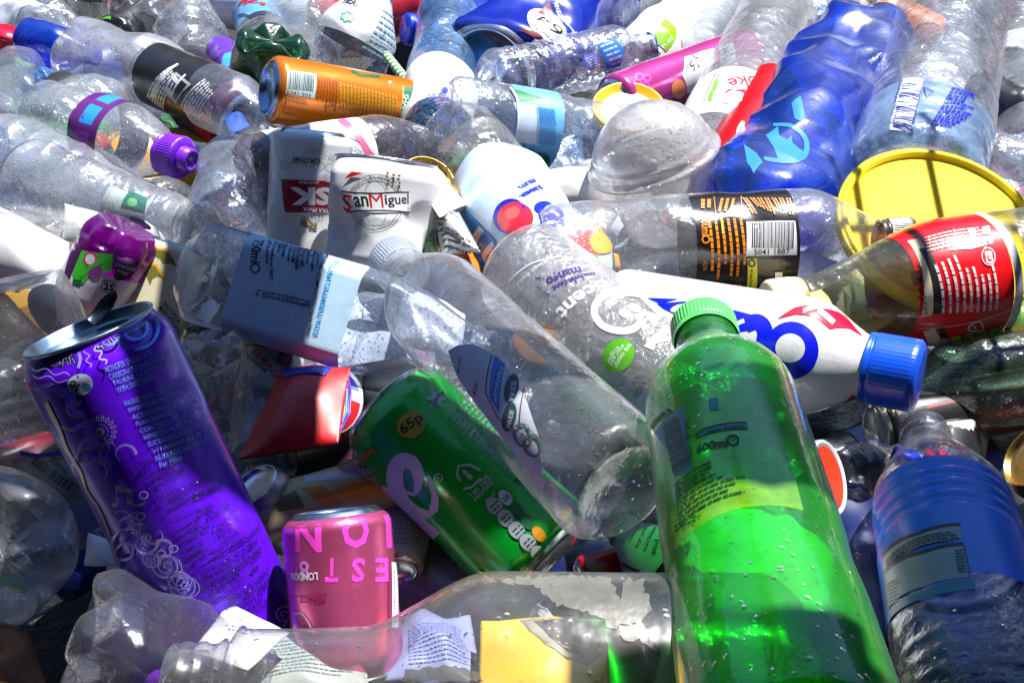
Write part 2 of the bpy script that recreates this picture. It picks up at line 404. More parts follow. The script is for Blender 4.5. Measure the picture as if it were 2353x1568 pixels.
def make_bottle(name, label, cat, p0, p1, w, l0, l1, mat, group=None, cap=None, capL=.45, neck=.4, neckL=.55, shoulder=1.3, rings=(), waist=None,
                lab=None, base=.3, nth=96, nz=110, thread=None, capr=None, ridge=.022, rmod=None, **kw):
    kw.setdefault('keep', (0.4, neckL + .25)); kw.setdefault('petals', 5)
    v = V(p0, p1, w, l0, l1, **kw)
    rt = root(name, label, cat, v.A, group)
    zs, rs = side_profile(v.Lr, base, neck, neckL, shoulder, rings, waist, nz, thread if thread is not None else True)
    if rmod: rs = rmod(zs, rs, v.Lr)
    v.zs, v.rs = zs, rs
    br = np.linspace(.001, .76, 16); rows = [(float(np.interp(q, [0, .18, .42, .66, .76], [.22, .20, .13, .03, 0])), float(q)) for q in br] + list(zip(zs, rs))
    if cap is None: rows += [(v.Lr, rs[-1] * .86), (v.Lr - .3, rs[-1] * .84)]
    mb = MB(); v.lathe(mb, rows, mat, nth); mb.build('bottle_body', rt)
    if cap is not None:
        cr = capr or neck * 1.14; z0 = v.Lr - capL * .82; z1 = v.Lr + capL * .18
        rr = [(z0 - .12, cr * .98), (z0 - .03, cr), (z0 - .02, cr * .95), (z0, cr)]
        rr += [(z, cr * 1.0) for z in np.linspace(z0 + .03, z1 - .07, 8)] + [(z1 - .03, cr * (.97 if ridge > .01 else .93)), (z1, cr * (.9 if ridge > .01 else .82)), (z1 + .004, cr * .6), (z1 + .004, .001)]
        cm = MB(); th = np.linspace(0, 2 * math.pi, 216, endpoint=False); rr = np.array(rr)
        Z, T = np.meshgrid(rr[:, 0], th, indexing='ij'); Rr = np.repeat(rr[:, 1][:, None], 216, 1)
        rid = 1 + ridge * np.cos(54 * T) * ((Z > z0 + .01) & (Z < z1 - .05)); cm.add(v.map(T, Z, Rr * rid).reshape(-1, 3), grid_faces(len(rr), 216, True), cap)
        cm.build('cap', rt)
    v.root = rt
    if lab:
        v.labmb = add_label(v, *lab)
    return v
def add_label(v, f0, f1, mat, t0=None, t1=None, off=.006, skew=0, nth=None):
    if isinstance(f0, tuple): f0, f1 = sorted((v.px(*f0)[1] / v.Lr, v.px(*f1)[1] / v.Lr))
    mb = MB(); n = 60; zz = np.linspace(f0 * v.Lr, f1 * v.Lr, n)
    full = t0 is None; th = np.linspace(0, 2 * math.pi, 97) if full else np.linspace(t0, t1, 60)
    Z, T = np.meshgrid(zz, th, indexing='ij'); Z = Z + skew * np.sin(T)
    mb.add(v.map(T, Z, v.rad(Z) + off).reshape(-1, 3), grid_faces(n, len(th)), mat)
    return mb
def finish(v, mb, name='label'): return mb.build(name, v.root)

def make_can(name, label, cat, p0, p1, w, l0, l1, paint, group=None, top='lid', lidmat=None, rimmat=None, opening=True, tab=True, holec=0.0, nth=110, **kw):
    """p1 is the drinking end; both ends are built"""
    kw.setdefault('keep', (0.15, .15))
    v = V(p0, p1, w, l0, l1, **kw); L = v.Lr
    rt = root(name, label, cat, v.A, group); v.root = rt
    lm = lidmat or metal(); rm = rimmat or lm
    zs = [.10, .13, .2, .28] + list(np.linspace(.32, L - .42, 70)) + [L - .38, L - .3, L - .2, L - .12, L - .07]
    rs = [.84, .9, .965, .995] + [1.0] * 70 + [.995, .97, .915, .87, .85]
    v.zs, v.rs = np.array(zs), np.array(rs)
    mb = MB(); v.lathe(mb, list(zip(zs, rs)), paint, nth); v.mb = mb
    e = MB(); v.lathe(e, [(.10, .84), (.04, .79), (0, .745), (.0, .71), (.05, .67), (.16, .6), (.24, .4), (.27, .2), (.28, .001)], rm, nth); e.build('can_base', rt)
    e = MB(); v.lathe(e, [(L - .07, .85), (L - .05, .83), (L - .04, .865), (L - .015, .875), (L, .86), (L, .835), (L - .02, .82), (L - .15, .79), (L - .17, .76), (L - .15, .73), (L - .13, .70), (L - .13, .64), (L - .145, .6), (L - .145, .3), (L - .145, .001)], lm, nth)
    e.build('lid', rt)
    z = L - .138
    if opening:
        hb = MB(); n = 30; t = np.linspace(0, 2 * math.pi, n, endpoint=False); cx = .36
        X = cx + .23 * np.cos(t); Y = .3 * np.sin(t); X2 = cx + .2 * np.cos(t); Y2 = .27 * np.sin(t)
        co, si = math.cos(holec), math.sin(holec)
        def tp(X, Y, z):
            x = X * co - Y * si; y = X * si + Y * co
            return v.map(np.arctan2(y, x), np.full(len(x), z) if np.isscalar(z) else z, np.hypot(x, y))
        hb.add(tp(np.append(X2, cx), np.append(Y2, 0), z + .004), [(i, (i + 1) % n, n) for i in range(n)], I(.004, .004, .005, rough=.9))  # black disc stands for the dark inside of the can
        hb.add(np.concatenate([tp(X, Y, z), tp((X + X2) / 2, (Y + Y2) / 2, z + .02), tp(X2, Y2, z + .006)]), grid_faces(3, n, True), lm)
        hb.build('mouth_hole', rt)
    if tab:
        tb = MB(); n = 26; t = np.linspace(0, 2 * math.pi, n, endpoint=False); cx = -.2
        co, si = math.cos(holec), math.sin(holec)
        def tp(X, Y, z):
            x = X * co - Y * si; y = X * si + Y * co
            return v.map(np.arctan2(y, x), z, np.hypot(x, y))
        o = (cx + .36 * np.cos(t), .2 * np.sin(t)); i_ = (cx - .1 + .16 * np.cos(t), .1 * np.sin(t))
        lift = .06 + (kw.get('tablift', 0)) * 0
        za = z + .05 + .02 * np.cos(t)
        tb.add(np.concatenate([tp(*o, za), tp(*o, za + .025), tp(*i_, za + .025), tp(*i_, za)]), grid_faces(4, n, True), lm); tb.build('pull_tab', rt)
    return v
BOARDS = [  # outlines of the wanted shade, one added board each
 ('the purple can', [(-300, 690, 58), (150, 690, 58), (400, 640, 30), (560, 800, 20), (650, 1000, 4), (640, 1215, 4), (560, 1195, 30), (470, 1180, 45), (380, 1160, 54), (300, 1140, 60), (215, 1122, 60), (100, 1100, 32), (-300, 1090, 32)]),
 ('the square water bottle', [(378, 540, 11), (430, 490, 19), (560, 400, 21), (640, 330, 26), (655, 250, 34), (700, 285, 26), (714, 520, 6), (742, 550, 6), (722, 660, 14), (692, 860, 14), (560, 860, 9), (400, 720, 9)]),
 ('the red packet', [(560, 840, 9), (655, 845, 9), (745, 850, 9), (728, 930, 9), (745, 1010, 9), (700, 1170, -6), (640, 1165, -6), (560, 1000, -6)]),
 ('the black cola can', [(735, 985, 9), (860, 985, 9), (860, 1165, -6), (690, 1170, -6)]),
 ('the green can', [(845, 900, 20), (1000, 930, 26), (1080, 960, 26), (1200, 1010, 20), (1400, 1090, 20), (1400, 1170, 14), (1180, 1195, 8), (1050, 1200, 8), (850, 1175, -4)]),
 ('the long clear bottle', [(965, 850, 58), (1060, 835, 60), (1230, 790, 66), (1500, 930, 70), (1495, 935, 66), (1380, 915, 64), (1200, 882, 62), (1100, 872, 60), (1040, 868, 58)]),
 ('the green bottle', [(1488, 860, 98), (1600, 850, 108), (1700, 850, 108), (1850, 880, 96), (1935, 1185, 96), (1750, 1180, 108), (1535, 1170, 98)]),
 ('the dark corner', [(1880, 985, 40), (2020, 955, 48), (2150, 950, 48), (2650, 960, 30), (2650, 1850, 59), (2010, 1850, 50), (1990, 1400, 45), (1960, 1180, 10)]),
 ('the lowest bottle', [(1240, 1800, 92), (1400, 1500, 92), (1540, 1465, 94), (1700, 1440, 116), (1985, 1430, 118), (2020, 1850, 116)]),
]
# ------------------------------------------------------------------ setting
def ground():
    n = 80; U, W = np.meshgrid(np.linspace(-3, 3, n), np.linspace(-1.5, 6, n), indexing='ij')
    Z = -.15 + .01 * np.sin(U * 9) * np.cos(W * 7)
    mb = MB(); m, nn, l, out = _new("damp_dark_tarmac"); b = nn.new("ShaderNodeBsdfPrincipled"); l.new(b.outputs[0], out.inputs[0])
    tc = nn.new("ShaderNodeTexCoord"); no = nn.new("ShaderNodeTexNoise"); no.inputs["Scale"].default_value = 300; no.inputs["Detail"].default_value = 6
    l.new(tc.outputs["Object"], no.inputs["Vector"]); cr = nn.new("ShaderNodeValToRGB"); cr.color_ramp.elements[0].color = (.006, .006, .006, 1); cr.color_ramp.elements[1].color = (.05, .045, .04, 1)
    cr.color_ramp.elements[0].position = .4; cr.color_ramp.elements[1].position = .75
    l.new(no.outputs[0], cr.inputs[0]); l.new(cr.outputs[0], b.inputs["Base Color"]); b.inputs["Roughness"].default_value = .6
    bp = nn.new("ShaderNodeBump"); bp.inputs["Distance"].default_value = .004; l.new(no.outputs[0], bp.inputs["Height"]); l.new(bp.outputs[0], b.inputs["Normal"])
    mb.add(np.stack([U, W, Z], 2).reshape(-1, 3), grid_faces(n, n), m); o = mb.build('ground'); o['kind'] = 'structure'
ground()

# what stands between the sun and the pile: added boards cut to the shade outlines, and a welded wire panel, above the camera's view
def shade_board(name, pts, hz, label, lift=.025, mat=None, cat='board'):
    top = []
    for x, y, lf in pts:
        p = P(x, y, lf / 1000); k = (hz - p.z) / SUN.z; top.append(p + SUN * k)
    tri = [tuple(t) for t in tessellate_polygon([top])]; n = len(top)
    Vt = [tuple(p) for p in top] + [(p.x, p.y, p.z + .006) for p in top]
    f = tri + [tuple(i + n for i in t[::-1]) for t in tri] + [(i, (i + 1) % n, n + (i + 1) % n, n + i) for i in range(n)]
    mb = MB(); mb.add(Vt, f, mat or ink((.22, .16, .10), rough=.8)); o = mb.build(name, smooth=False); tag(o, label, cat)
for k, (what, pts) in enumerate(BOARDS):
    shade_board('shade_blocker', pts, .45 + .013 * k, 'unseen board added and shaped to cast the shade on ' + what)
def wire_panel():
    g = metal((.35, .35, .36), .5, "galvanised_wire"); hz = .41
    o_ = P(2160, 530, .02) + SUN * ((hz - .02) / SUN.z)
    rt = root('wire_panel', 'welded wire mesh panel hanging over the right side of the heap', 'wire panel', o_)
    sp = .052; ang = math.radians(4); ux = Vector((math.cos(ang), math.sin(ang), 0)); uy = Vector((-math.sin(ang), math.cos(ang), 0))
    def rod(a, b):
        v = V(raw=(a, b - a, .0028)); mb = MB(); v.lathe(mb, [(0, .01), (0, 1), (v.Lr, 1), (v.Lr, .01)], g, 10); mb.build('wire', rt)
    for i in range(-1, 2): rod(o_ + ux * sp * i - uy * .13, o_ + ux * sp * i + uy * .075)
    for j in range(-1, 1): rod(o_ + uy * sp * 1.8 * j - ux * .13 + Vector((0, 0, .0057)), o_ + uy * sp * 1.8 * j + ux * .13 + Vector((0, 0, .0057)))
wire_panel()
def slab(name, label, cat, lo, hi, mat):
    Vt = [(x, y, z) for z in (lo[2], hi[2]) for y in (lo[1], hi[1]) for x in (lo[0], hi[0])]
    mb = MB(); mb.add(Vt, [(0, 2, 3, 1), (4, 5, 7, 6), (0, 1, 5, 4), (2, 6, 7, 3), (0, 4, 6, 2), (1, 3, 7, 5)], mat); o = mb.build(name, smooth=False); tag(o, label, cat)
screening = I(.035, .04, .05, rough=.7)  # finish of the sheet and walls added out of view to cut skylight
slab('sky_blocker', 'dark sheet added unseen over the near side of the heap to cut skylight', 'sky_blocker', (-1.6, -1.2, .60), (1.6, .33, .61), screening)
slab('blocker_wall', 'dark steel wall added unseen on the near side of the heap to cut skylight', 'wall', (-1.6, -.42, -.15), (1.6, -.40, .60), screening)
slab('blocker_wall', 'dark steel wall added unseen on the left side of the heap to cut skylight', 'wall', (-1.62, -.42, -.15), (-1.60, 2.2, .71), screening)
slab('blocker_wall', 'dark steel wall added unseen on the right side of the heap to cut skylight', 'wall', (1.60, -.42, -.15), (1.62, 2.2, .9), screening)
slab('blocker_wall', 'dark steel wall added unseen at the far end of the heap to cut skylight', 'wall', (-1.6, 2.2, -.15), (1.6, 2.22, .9), screening)

# ------------------------------------------------------------------ plastics
frost = pet((.96, .98, 1), .26, (.80, .86, .95), .10, .5, .5); frost2 = pet((.88, .92, .98), .42, (.74, .79, .88), .16, .6, .35)
wet = pet((.97, .985, 1), .08, (.75, .82, .92), .05, .35, .35); dirty = pet((.9, .9, .9), .36, (.62, .60, .58), .14, .4, .1)
sharp = pet((.95, .97, 1), .05, (.8, .85, .95), .04, .9, .05, wsc=60)
shade = pet((.82, .86, .92), .10, (.55, .62, .72), .07, .5, .05)  # darker copy of the clear plastic, shade put into the colour
blue_p = pet((.02, .18, 1), .24, (.0, .13, .95), .04, .2, .0); blue_t = pet((.35, .68, 1), .25, (.2, .5, .95), .05, .9, .2, wsc=60)
green_p = pet((.06, .78, .09), .27, (.04, .72, .06), .04, .07, .12); green_d = pet((.01, .28, .08), .35, (.0, .14, .04), .08, .6)
mag_p = pet((.45, .02, .50), .45, (.28, .0, .32), .06, .5); purp_c = ink((.20, .02, .72), .3, coat=.3)
olive = pet((.86, .84, .55), .10, (.5, .48, .25), .06, .4, .05); greeny = pet((.55, .72, .60), .25, (.2, .32, .24), .1, .5, .5)
alu = metal(); aluD = metal((.35, .45, .6), .3); gold = metal((.85, .55, .15), .25, "gold_lacquered_aluminium")
white_f = I(*WHITE); black_f = I(*BLACK, coat=.3); grey_f = I(.35, .36, .38)

# ------------------------------------------------------------------ front row
# purple energy can
v = make_can('drink_can', 'tall purple can of sugar free energy drink covered in silver swirls and small print', 'drink can', (545, 1465), (203, 752), 324, 42, 42,
             ink((.12, .003, .85), .28, .12, .3), lidmat=metal((.30, .42, .52), .3), dents=((-1.3, 2.6, .25, .7, .06), (.9, 3.9, .3, .2, .05)), crush=.012, cell=1.2, seed=4, holec=2.2, see=('top', .16), tab=False)
tb = MB(); tq = V(raw=(P(212, 742, v.B.z - .004), P(266, 668, v.B.z + .004) - P(212, 742, v.B.z - .004), .0022)); tq.flat = ((0, .8),); tq.lathe(tb, [(0, .2), (.1, .9), (tq.Lr * .6, 1), (tq.Lr * .9, .7), (tq.Lr, .1)], metal((.3, .28, .3), .25), 24); tb.build('pull_tab', v.root)
a = Art(v, v.mb); sil = I(.52, .56, .80, rough=.3, metal=.3); lil = I(.42, .34, .85, rough=.3, metal=.2); blk = I(.006, .004, .012, rough=.3)
def TL(st, p, q, h, m=blk, under=None, **k):
    if under: a.T(st, p, q, h * 1.03, under, bold=.035, **k)  # silver underprint stands for sky reflected along the black letters
    a.T(st, p, q, h, m, bold=.012, **k)
TL('ZERO CALORIE', B1(575, 880), B1(925, 700), 26, under=sil); TL('RO SUGAR', B1(212, 985), B1(470, 945), 27, under=sil)
lines = ['MONSTER ENERGY ULTRA', 'CARBONATED ENERGY DRINK WITH', 'TAURINE, L-CARNITINE AND', 'WITH SWEETENERS', '', 'INGREDIENTS: CARBONATED WATER,', 'SWEETENER (ERYTHRITOL), CITRIC', 'ACIDITY REGULATOR, TAURINE', 'FLAVOURINGS, ELDERBERRY JUICE', 'CONCENTRATES, PRESERVATIVES', 'BENZOIC ACID), CAFFEINE', 'SUCRALOSE, ACESULFAME K', 'VITAMINS (B3, B5, B6, B12)', 'NUTRITION INFORMATION', 'Per 100ml']
for i, st in enumerate(lines):
    if not st: continue
    x0, y0 = 645 + i * 24, 1035 + i * 42; ln = min(1, len(st) / 26)
    TL(st, B1(x0 + 5, y0), B1(x0 + 5 + 385 * ln, y0 - 150 * ln), 13, I(.12, .26, .62, rough=.3))  # black print coloured blue here, the sky-lit shade put into the ink
for st, p, q in [('ENERGY', (890, 165), (985, 135)), ('CARBOHYDRATE', (935, 240), (1120, 160)), ('OF WHICH SUGARS', (970, 275), (1180, 190)), ('SALT', (975, 330), (1035, 310)),
                 ('FAT, SATURATES, PROTEIN - OF', (1020, 380), (1345, 235)), ('*REFERENCE INTAKE OF AN', (1080, 410), (1380, 300)), ('(8400kJ / 2000kcal)', (1230, 385), (1420, 300)),
                 ('Per 100ml', (1265, 470), (1365, 425)), ('8.5mg  (53%', (1330, 500), (1470, 425)),
                 ('NIACIN (VIT B3)', (1105, 605), (1285, 520)), ('PANTOTHENIC ACID', (1122, 645), (1340, 545)), ('4.2mg  (70%', (1365, 575), (1490, 505)), ('0.8mg  (57%', (1385, 615), (1505, 545)), ('2.5ug (100%', (1410, 655), (1530, 580)),
                 ('(VIT B5)', (1145, 685), (1235, 650)), ('VITAMIN B6', (1160, 730), (1300, 665)), ('VITAMIN B12', (1185, 775), (1330, 700)), ('**DAILY REFERENCE INTAKE', (1345, 745), (1660, 560)),
                 ('HIGH CAFFEINE CONTENT. NOT RECOMMENDED', (1215, 880), (1650, 640)), ('CHILDREN, PREGNANT OR BREASTFEEDING', (1232, 920), (1670, 690)), ('OR PEOPLE SENSITIVE TO CAFFEINE', (1252, 955), (1670, 720)), ('CONSUME RESPONSIBLY', (1270, 980), (1540, 840)),
                 ('C16 MONSTER ENERGY COMPANY', (1345, 1000), (1660, 800)), ('MANUFACTURED IN THE EU UNDER THE', (1330, 1065), (1720, 830)), ('ENERGY LIMITED, SOUTH BANK', (1460, 1040), (1740, 880)),
                 ('STREET, DUBLIN 4, IRELAND', (1450, 1085), (1720, 920)), ('COOL DRY PLACE', (1520, 1100), (1680, 1010)), ('BASE OF CAN FOR DATE', (1590, 1115), (1780, 970)), ('widely', (1770, 1085), (1820, 1035))]:
    TL(st, C1(*p), C1(*q), 12.5)
for p, q in [((820, 50), (1210, 840)), ((1000, 410), (1290, 300)), ((1070, 545), (1340, 420)), ((1150, 805), (1560, 600)), ((1210, 835), (1620, 620)), ((860, 100), (1200, -30))]: a.rect(C1(*p), C1(*q), .9, blk)
def spiral(a, c, r, m, turns=2, hw=1.3, d=1, ph=0):
    a.path([(c[0] + r * t / turns * math.cos(ph + d * t * 6.28), c[1] + r * t / turns * math.sin(ph + d * t * 6.28)) for t in np.linspace(.2, turns, int(14 * turns))], hw, m)
def curl(a, c, r, ang, m, hw=2.0, d=1):
    pts = []
    for t in np.linspace(0, 1, 14):
        th = ang + d * t * 4.2; rr = r * (1 - .55 * t); pts.append((c[0] + rr * math.cos(th), c[1] + rr * math.sin(th)))
    a.path(pts, lambda t: 1.5 * hw * (1.15 - t), m)
fc = B1(625, 1410); a.ell(fc, 9, 9, sil, hw=1.2); spiral(a, fc, 8, sil, 2, .9)
for i in range(18):
    t = i / 18 * 6.28; a.ell((fc[0] + 18 * math.cos(t), fc[1] + 18 * math.sin(t)), 1.6, 1.6, sil, n=8); a.ell((fc[0] + 31 * math.cos(t), fc[1] + 31 * math.sin(t)), 5.5, 2.8, sil, rot=math.degrees(t), n=12, hw=.9)
def wavy(p, q, amp, n, hw, m, ph=0):
    p = np.array(p); q = np.array(q); d = q - p; nn = np.array([-d[1], d[0]]) / np.hypot(*d)
    a.path([p + d * t + nn * amp * math.sin(ph + t * n * 6.28) for t in np.linspace(0, 1, 12 * n)], hw, m)
for k in range(4): wavy(B1(215 + k * 8, 1010 + k * 45), B1(440 + k * 25, 1060 + k * 48), 5, 2, .8 + .3 * (k % 2), lil if k % 2 else sil)
for k in range(20):
    t = k / 19; p = B1(225 + t * 190, 1115 + t * 55 + 18 * math.sin(t * 9)); a.ell(p, 2.2, 2.2, sil, n=8, hw=.7)
for (x, y, r, an, d) in [(480, 1250, 26, 1, 1), (470, 1310, 34, 2.4, -1), (455, 1210, 20, 0, 1)]: curl(a, B1(x, y), r, an, sil, 2.2, d)
for (x, y, r, an, d) in [(600, 130, 40, 2.8, 1), (640, 210, 34, 3.5, 1), (800, 90, 28, 0, -1), (720, 60, 30, 1.5, 1), (640, 60, 42, 3, 1), (880, 350, 26, .5, 1), (780, 500, 30, 1, -1), (860, 560, 34, 3, 1), (860, 650, 46, 2.4, 1), (850, 720, 36, 2.2, 1),
                      (940, 650, 30, 0, 1), (1060, 700, 26, 4, 1), (820, 690, 26, 2, -1), (1010, 600, 24, 3, -1), (900, 480, 20, 1, 1)]: curl(a, C1(x, y), r, an, lil if (x // 10) % 2 else I(.42, .38, .80, rough=.3, metal=.4), 2.0, d)
for (x, y, r) in [(1080, 800, 30), (1160, 890, 24), (990, 760, 18), (1190, 930, 30)]:
    spiral(a, C1(x, y), r, lil, 2.5, 1.3); a.ell(C1(x, y), r * 1.15, r * .8, lil, rot=20, hw=1)
for (x, y) in [(915, 480), (955, 615), (1045, 720), (930, 345), (1120, 690)]: a.ell(C1(x, y), 9, 8, lil, hw=1.6)
nt_ = I(.55, .52, .72, rough=.3, metal=.3)
a.ell(C1(757, 405), 7, 6, nt_); a.ell(C1(843, 390), 7, 6, nt_); a.rect(C1(772, 405), C1(760, 290), 1.4, nt_); a.rect(C1(858, 390), C1(850, 310), 1.4, nt_); a.poly([C1(755, 275), C1(850, 305), C1(852, 335), C1(758, 315)], nt_)
a.ell(B1(505, 1115), 28, 25, sil, rot=-15); a.ell(B1(465, 1108), 6, 6, blk, hw=1.4); a.ell(B1(540, 1130), 12, 9, I(.1, .25, .55, metal=.5), rot=30); a.ell(B1(512, 1190), 10, 4, blk, rot=10, hw=1.5); a.path([B1(490, 1060), B1(500, 1110), B1(480, 1160)], 2, blk)
spiral(a, B1(830, 770), 52, I(.14, .28, .62, rough=.28, metal=.6), 2.2, 3.2, ph=.4); spiral(a, B1(650, 820), 44, I(.14, .28, .62, rough=.28, metal=.6), 1.6, 2.6, d=-1); wavy(B1(560, 830), B1(650, 990), 6, 3, 1.4, sil); wavy(B1(520, 840), B1(560, 1010), 5, 3, 1, lil)
for k in range(12): a.ell(B1(500 + 5 * math.sin(k), 850 + k * 14), 2.4, 2.4, sil, n=7, hw=.7)
a2 = Art(v, v.mb, .012); a2.path([B1(290, 1240), B1(330, 1320), B1(370, 1400), C1(430, 60), C1(520, 210), C1(560, 330), C1(640, 450), C1(700, 590), C1(735, 700), C1(775, 800)], lambda t: 5 - 3 * t, I(.45, .40, .32, rough=.3, metal=.6))
0 and a2.path([B1(300, 1240), B1(342, 1318), B1(385, 1398), C1(446, 60), C1(533, 205), C1(574, 330), C1(655, 450), C1(714, 590), C1(748, 700), C1(790, 800)], 2.2, blk)
spiral(a, C1(1800, 1130), 22, sil, 2, 2); a.path([C1(1715, 1095), C1(1790, 1050), C1(1800, 1090), C1(1725, 1135), C1(1715, 1095)], 1.4, blk)
finish_can = lambda v: v.mb.build('can_body', v.root)
finish_can(v)

# pink can, base up
v = make_can('drink_can', 'small metallic pink gin and tonic can standing base up beside the purple can', 'drink can', (771, 1170), (806, 1550), 250, 18, -4, ink((.85, .13, .34), .30, .75, .2), rimmat=metal((.35, .45, .55), .25), crush=.01, see=('base', .04))
a = Art(v, v.mb); hot = I(.85, .06, .55, rough=.3)
def up(st, c, w_, h, m, b=.02): a.T(st, (c[0] + w_ / 2, c[1]), (c[0] - w_ / 2, c[1]), h, m, bold=b)
up('N', (708, 1228), 60, 74, hot, .03); up('O', (816, 1218), 62, 76, hot, .03); up('I', (892, 1220), 12, 74, hot, .03)
for ch, x in (('T', 762), ('S', 822), ('E', 876)): up(ch, (x, 1308), 30, 52, hot, .03)
up('8', (700, 1308), 22, 40, I(.75, .2, .6)); up('LONDON', (700, 1322), 60, 17, white_f); up('PERFECT', (718, 1376), 60, 13, I(.35, .0, .12)); a.rect(C1(1890, 1010), C1(2110, 990), 1, I(.35, .0, .12))
a.path([C1(1895, 1120), C1(1950, 1120), C1(1985, 1165), C1(2005, 1210)], 1.6, white_f); a.rect((905, 1290), (906, 1440), 7, white_f); a.T('04020394', (904, 1400), (904, 1310), 9, I(.4, 0, .15))
a.rect((893, 1300), (893, 1450), 2, I(.3, .02, .1))
finish_can(v)

# green lemon-lime can
v = make_can('drink_can', 'green lemon and lime can with large white letters, lying under the clear bottle', 'drink can', (1262, 1292), (893, 938), 292, 12, -22, ink((.0, .46, .03), .24, .2, .4), crush=.02, cell=1.3, dents=((.2, 1.0, .5, .5, .05),), seed=8, see=('base', .12))
a = Art(v, v.mb); cy_ = I(.55, .62, .66, rough=.3, metal=.3); orng = I(.75, .32, .01)
def circ(c, r, s0, e0, n=20): return [(c[0] + r * math.cos(math.radians(t)), c[1] + r * math.sin(math.radians(t))) for t in np.linspace(s0, e0, n)]
wl = I(.66, .66, .70, rough=.35)
# e
e_pts = [C2(*p) for p in [(500, 350), (520, 290), (515, 210), (470, 145), (410, 140), (375, 190), (370, 270), (400, 370), (460, 440), (530, 475), (600, 475), (625, 420), (620, 340), (580, 235)]]
a.path(e_pts, lambda t: 4 + 15 * math.sin(min(1, t * 1.25) * 3.1) ** .8 if t < .8 else 4 + 7 * (1 - (t - .8) / .2), wl)
a.path([C2(395, 290), C2(440, 340), C2(500, 355)], 4, wl)
a.path([C2(285, 305), C2(335, 350), C2(420, 450), C2(520, 540), C2(620, 640)], lambda t: 5 + 16 * t ** .7, wl); a.poly([C2(360, 330), C2(372, 330), C2(385, 470), C2(330, 430)], wl)
a.ell(C2(650, 248), 9, 9, cy_, hw=1.3); a.T('R', C2(642, 254), C2(658, 242), 9, cy_)
tri = [C2(770, 210), C2(780, 170), C2(850, 165), C2(920, 200), C2(925, 250), C2(860, 310), C2(810, 320), C2(790, 270), C2(770, 235)]
a.path(tri[:4], 3.2, cy_); a.path(tri[4:7], 3.2, cy_); a.path(tri[7:] + [tri[0]], 3.2, cy_); a.path([C2(805, 200), C2(865, 255)], lambda t: 3 + 3 * t, cy_)
a.T('I am 100%', C2(855, 360), C2(975, 240), 15, cy_, bold=.02); a.T('recyclable', C2(885, 390), C2(1000, 270), 14, cy_, bold=.02)
a.ell(B2(455, 1375), 34, 30, I(.55, .38, .02), rot=-30); a.T('65p', B2(395, 1420), B2(522, 1325), 33, I(.05, .05, .01), bold=.03)
sx, sy = B2(610, 1215); a.poly([(sx + (26 if i % 2 == 0 else 13) * math.cos(i * .524), sy + (24 if i % 2 == 0 else 12) * math.sin(i * .524)) for i in range(12)], I(.50, .60, .66)); a.T('Sprite', B2(580, 1255), B2(650, 1170), 15, I(.0, .12, .03), bold=.03, shear=.2)
a.rows(B2(690, 1330), B2(830, 1190), (9.2, 9.5), 10, .4, I(.25, .42, .42), 5, words=5); a.rows(B2(840, 1470), B2(930, 1370), (11, 11), 8, .45, I(.25, .42, .42), 6, words=3)
a.path([B2(815, 1450), B2(960, 1300), B2(1000, 1340)], 1.2, cy_)
a.poly([C2(1145, 240), C2(1200, 180), C2(1655, 560), C2(1550, 615)], I(.50, .60, .66)); a.bars(C2(1215, 200), C2(1620, 555), (-30, 26), I(0, .05, .02), 5, 36)
for i in range(5):
    x, y = 1010 + i * 72, 430 + i * 78; a.ell(C2(x, y), 22, 17, cy_ if i < 4 else white_f, rot=50); a.ell(C2(x + 70, y - 52), 20, 13, (I(.75, .78, .85), green_ink := I(0, .16, .05), green_ink, orng, green_ink)[i] if i else I(.6, .65, .8), rot=50)
    a.rows(C2(x - 30, y + 8), C2(x + 20, y - 40), (7, 7), 3, .4, I(.0, .06, .04), i, words=2)
a.T('28', C2(1065, 400), C2(1100, 365), 12, I(0, 0, .1)); a.T('Energy', C2(960, 400), C2(1010, 340), 11, cy_)
a.path([C2(150, 190), C2(175, 110), C2(240, 60)], 8, I(.40, .16, .01))
finish_can(v)

# clear bottle across the middle
v = make_bottle('water_bottle', 'long clear bottle with white ridged cap lying across the middle, lit at its neck', 'bottle', (1432, 1128), (903, 600), 268, 48, 28, pet((.93, .93, .95), .17, (.50, .50, .54), .05, .3, .1),
                cap=pet((.9, .95, 1), .55, (.72, .80, .88), .25, .2), capL=.62, neck=.46, neckL=.62, shoulder=1.5, rings=((3.9, 4.3, 2, .03), ), petals=0, crush=.015, cell=1.6,
                )
v.labmb = MB(); a = Art(v, v.labmb, .008); a.poly([(1030, 806), (1052, 793), (1085, 790), (1125, 808), (1170, 850), (1212, 925), (1238, 1000), (1246, 1075), (1247, 1118), (1215, 1082), (1150, 1000), (1090, 922), (1050, 862)], I(.66, .68, .76, rough=.3)); tl = I(.03, .10, .11)
a.poly([B2(975, 945), B2(1042, 1000), B2(1005, 1300), B2(940, 1200)], I(.03, .25, .80)); a.T('APPROVED', B2(975, 1235), B2(1015, 1015), 14, I(.6, .75, .95), bold=.02); a.rows(B2(955, 1230), B2(995, 1010), (5, 1), 1, .8, I(.02, .1, .5), 2)
a.ell(B2(1078, 1150), 16, 34, tl, rot=12); a.ell(B2(1065, 1325), 16, 34, tl, rot=12); a.T('FREE', B2(1078, 1225), B2(1098, 1105), 13, I(.7, .75, .78), bold=.02); a.T('FREE', B2(1063, 1395), B2(1084, 1285), 13, I(.7, .75, .78), bold=.02)
a.path([B2(960, 940), B2(920, 1180), B2(1000, 1340), B2(1120, 1410)], .9, BLKI := I(.02, .02, .03)); a.T('SS', B2(845, 1195), B2(865, 1110), 12, BLKI, shear=.3); a.T('pop', B2(750, 1060), B2(765, 960), 12, BLKI, shear=.3); a.path([B2(1130, 1390), B2(1160, 1140)], .9, BLKI)
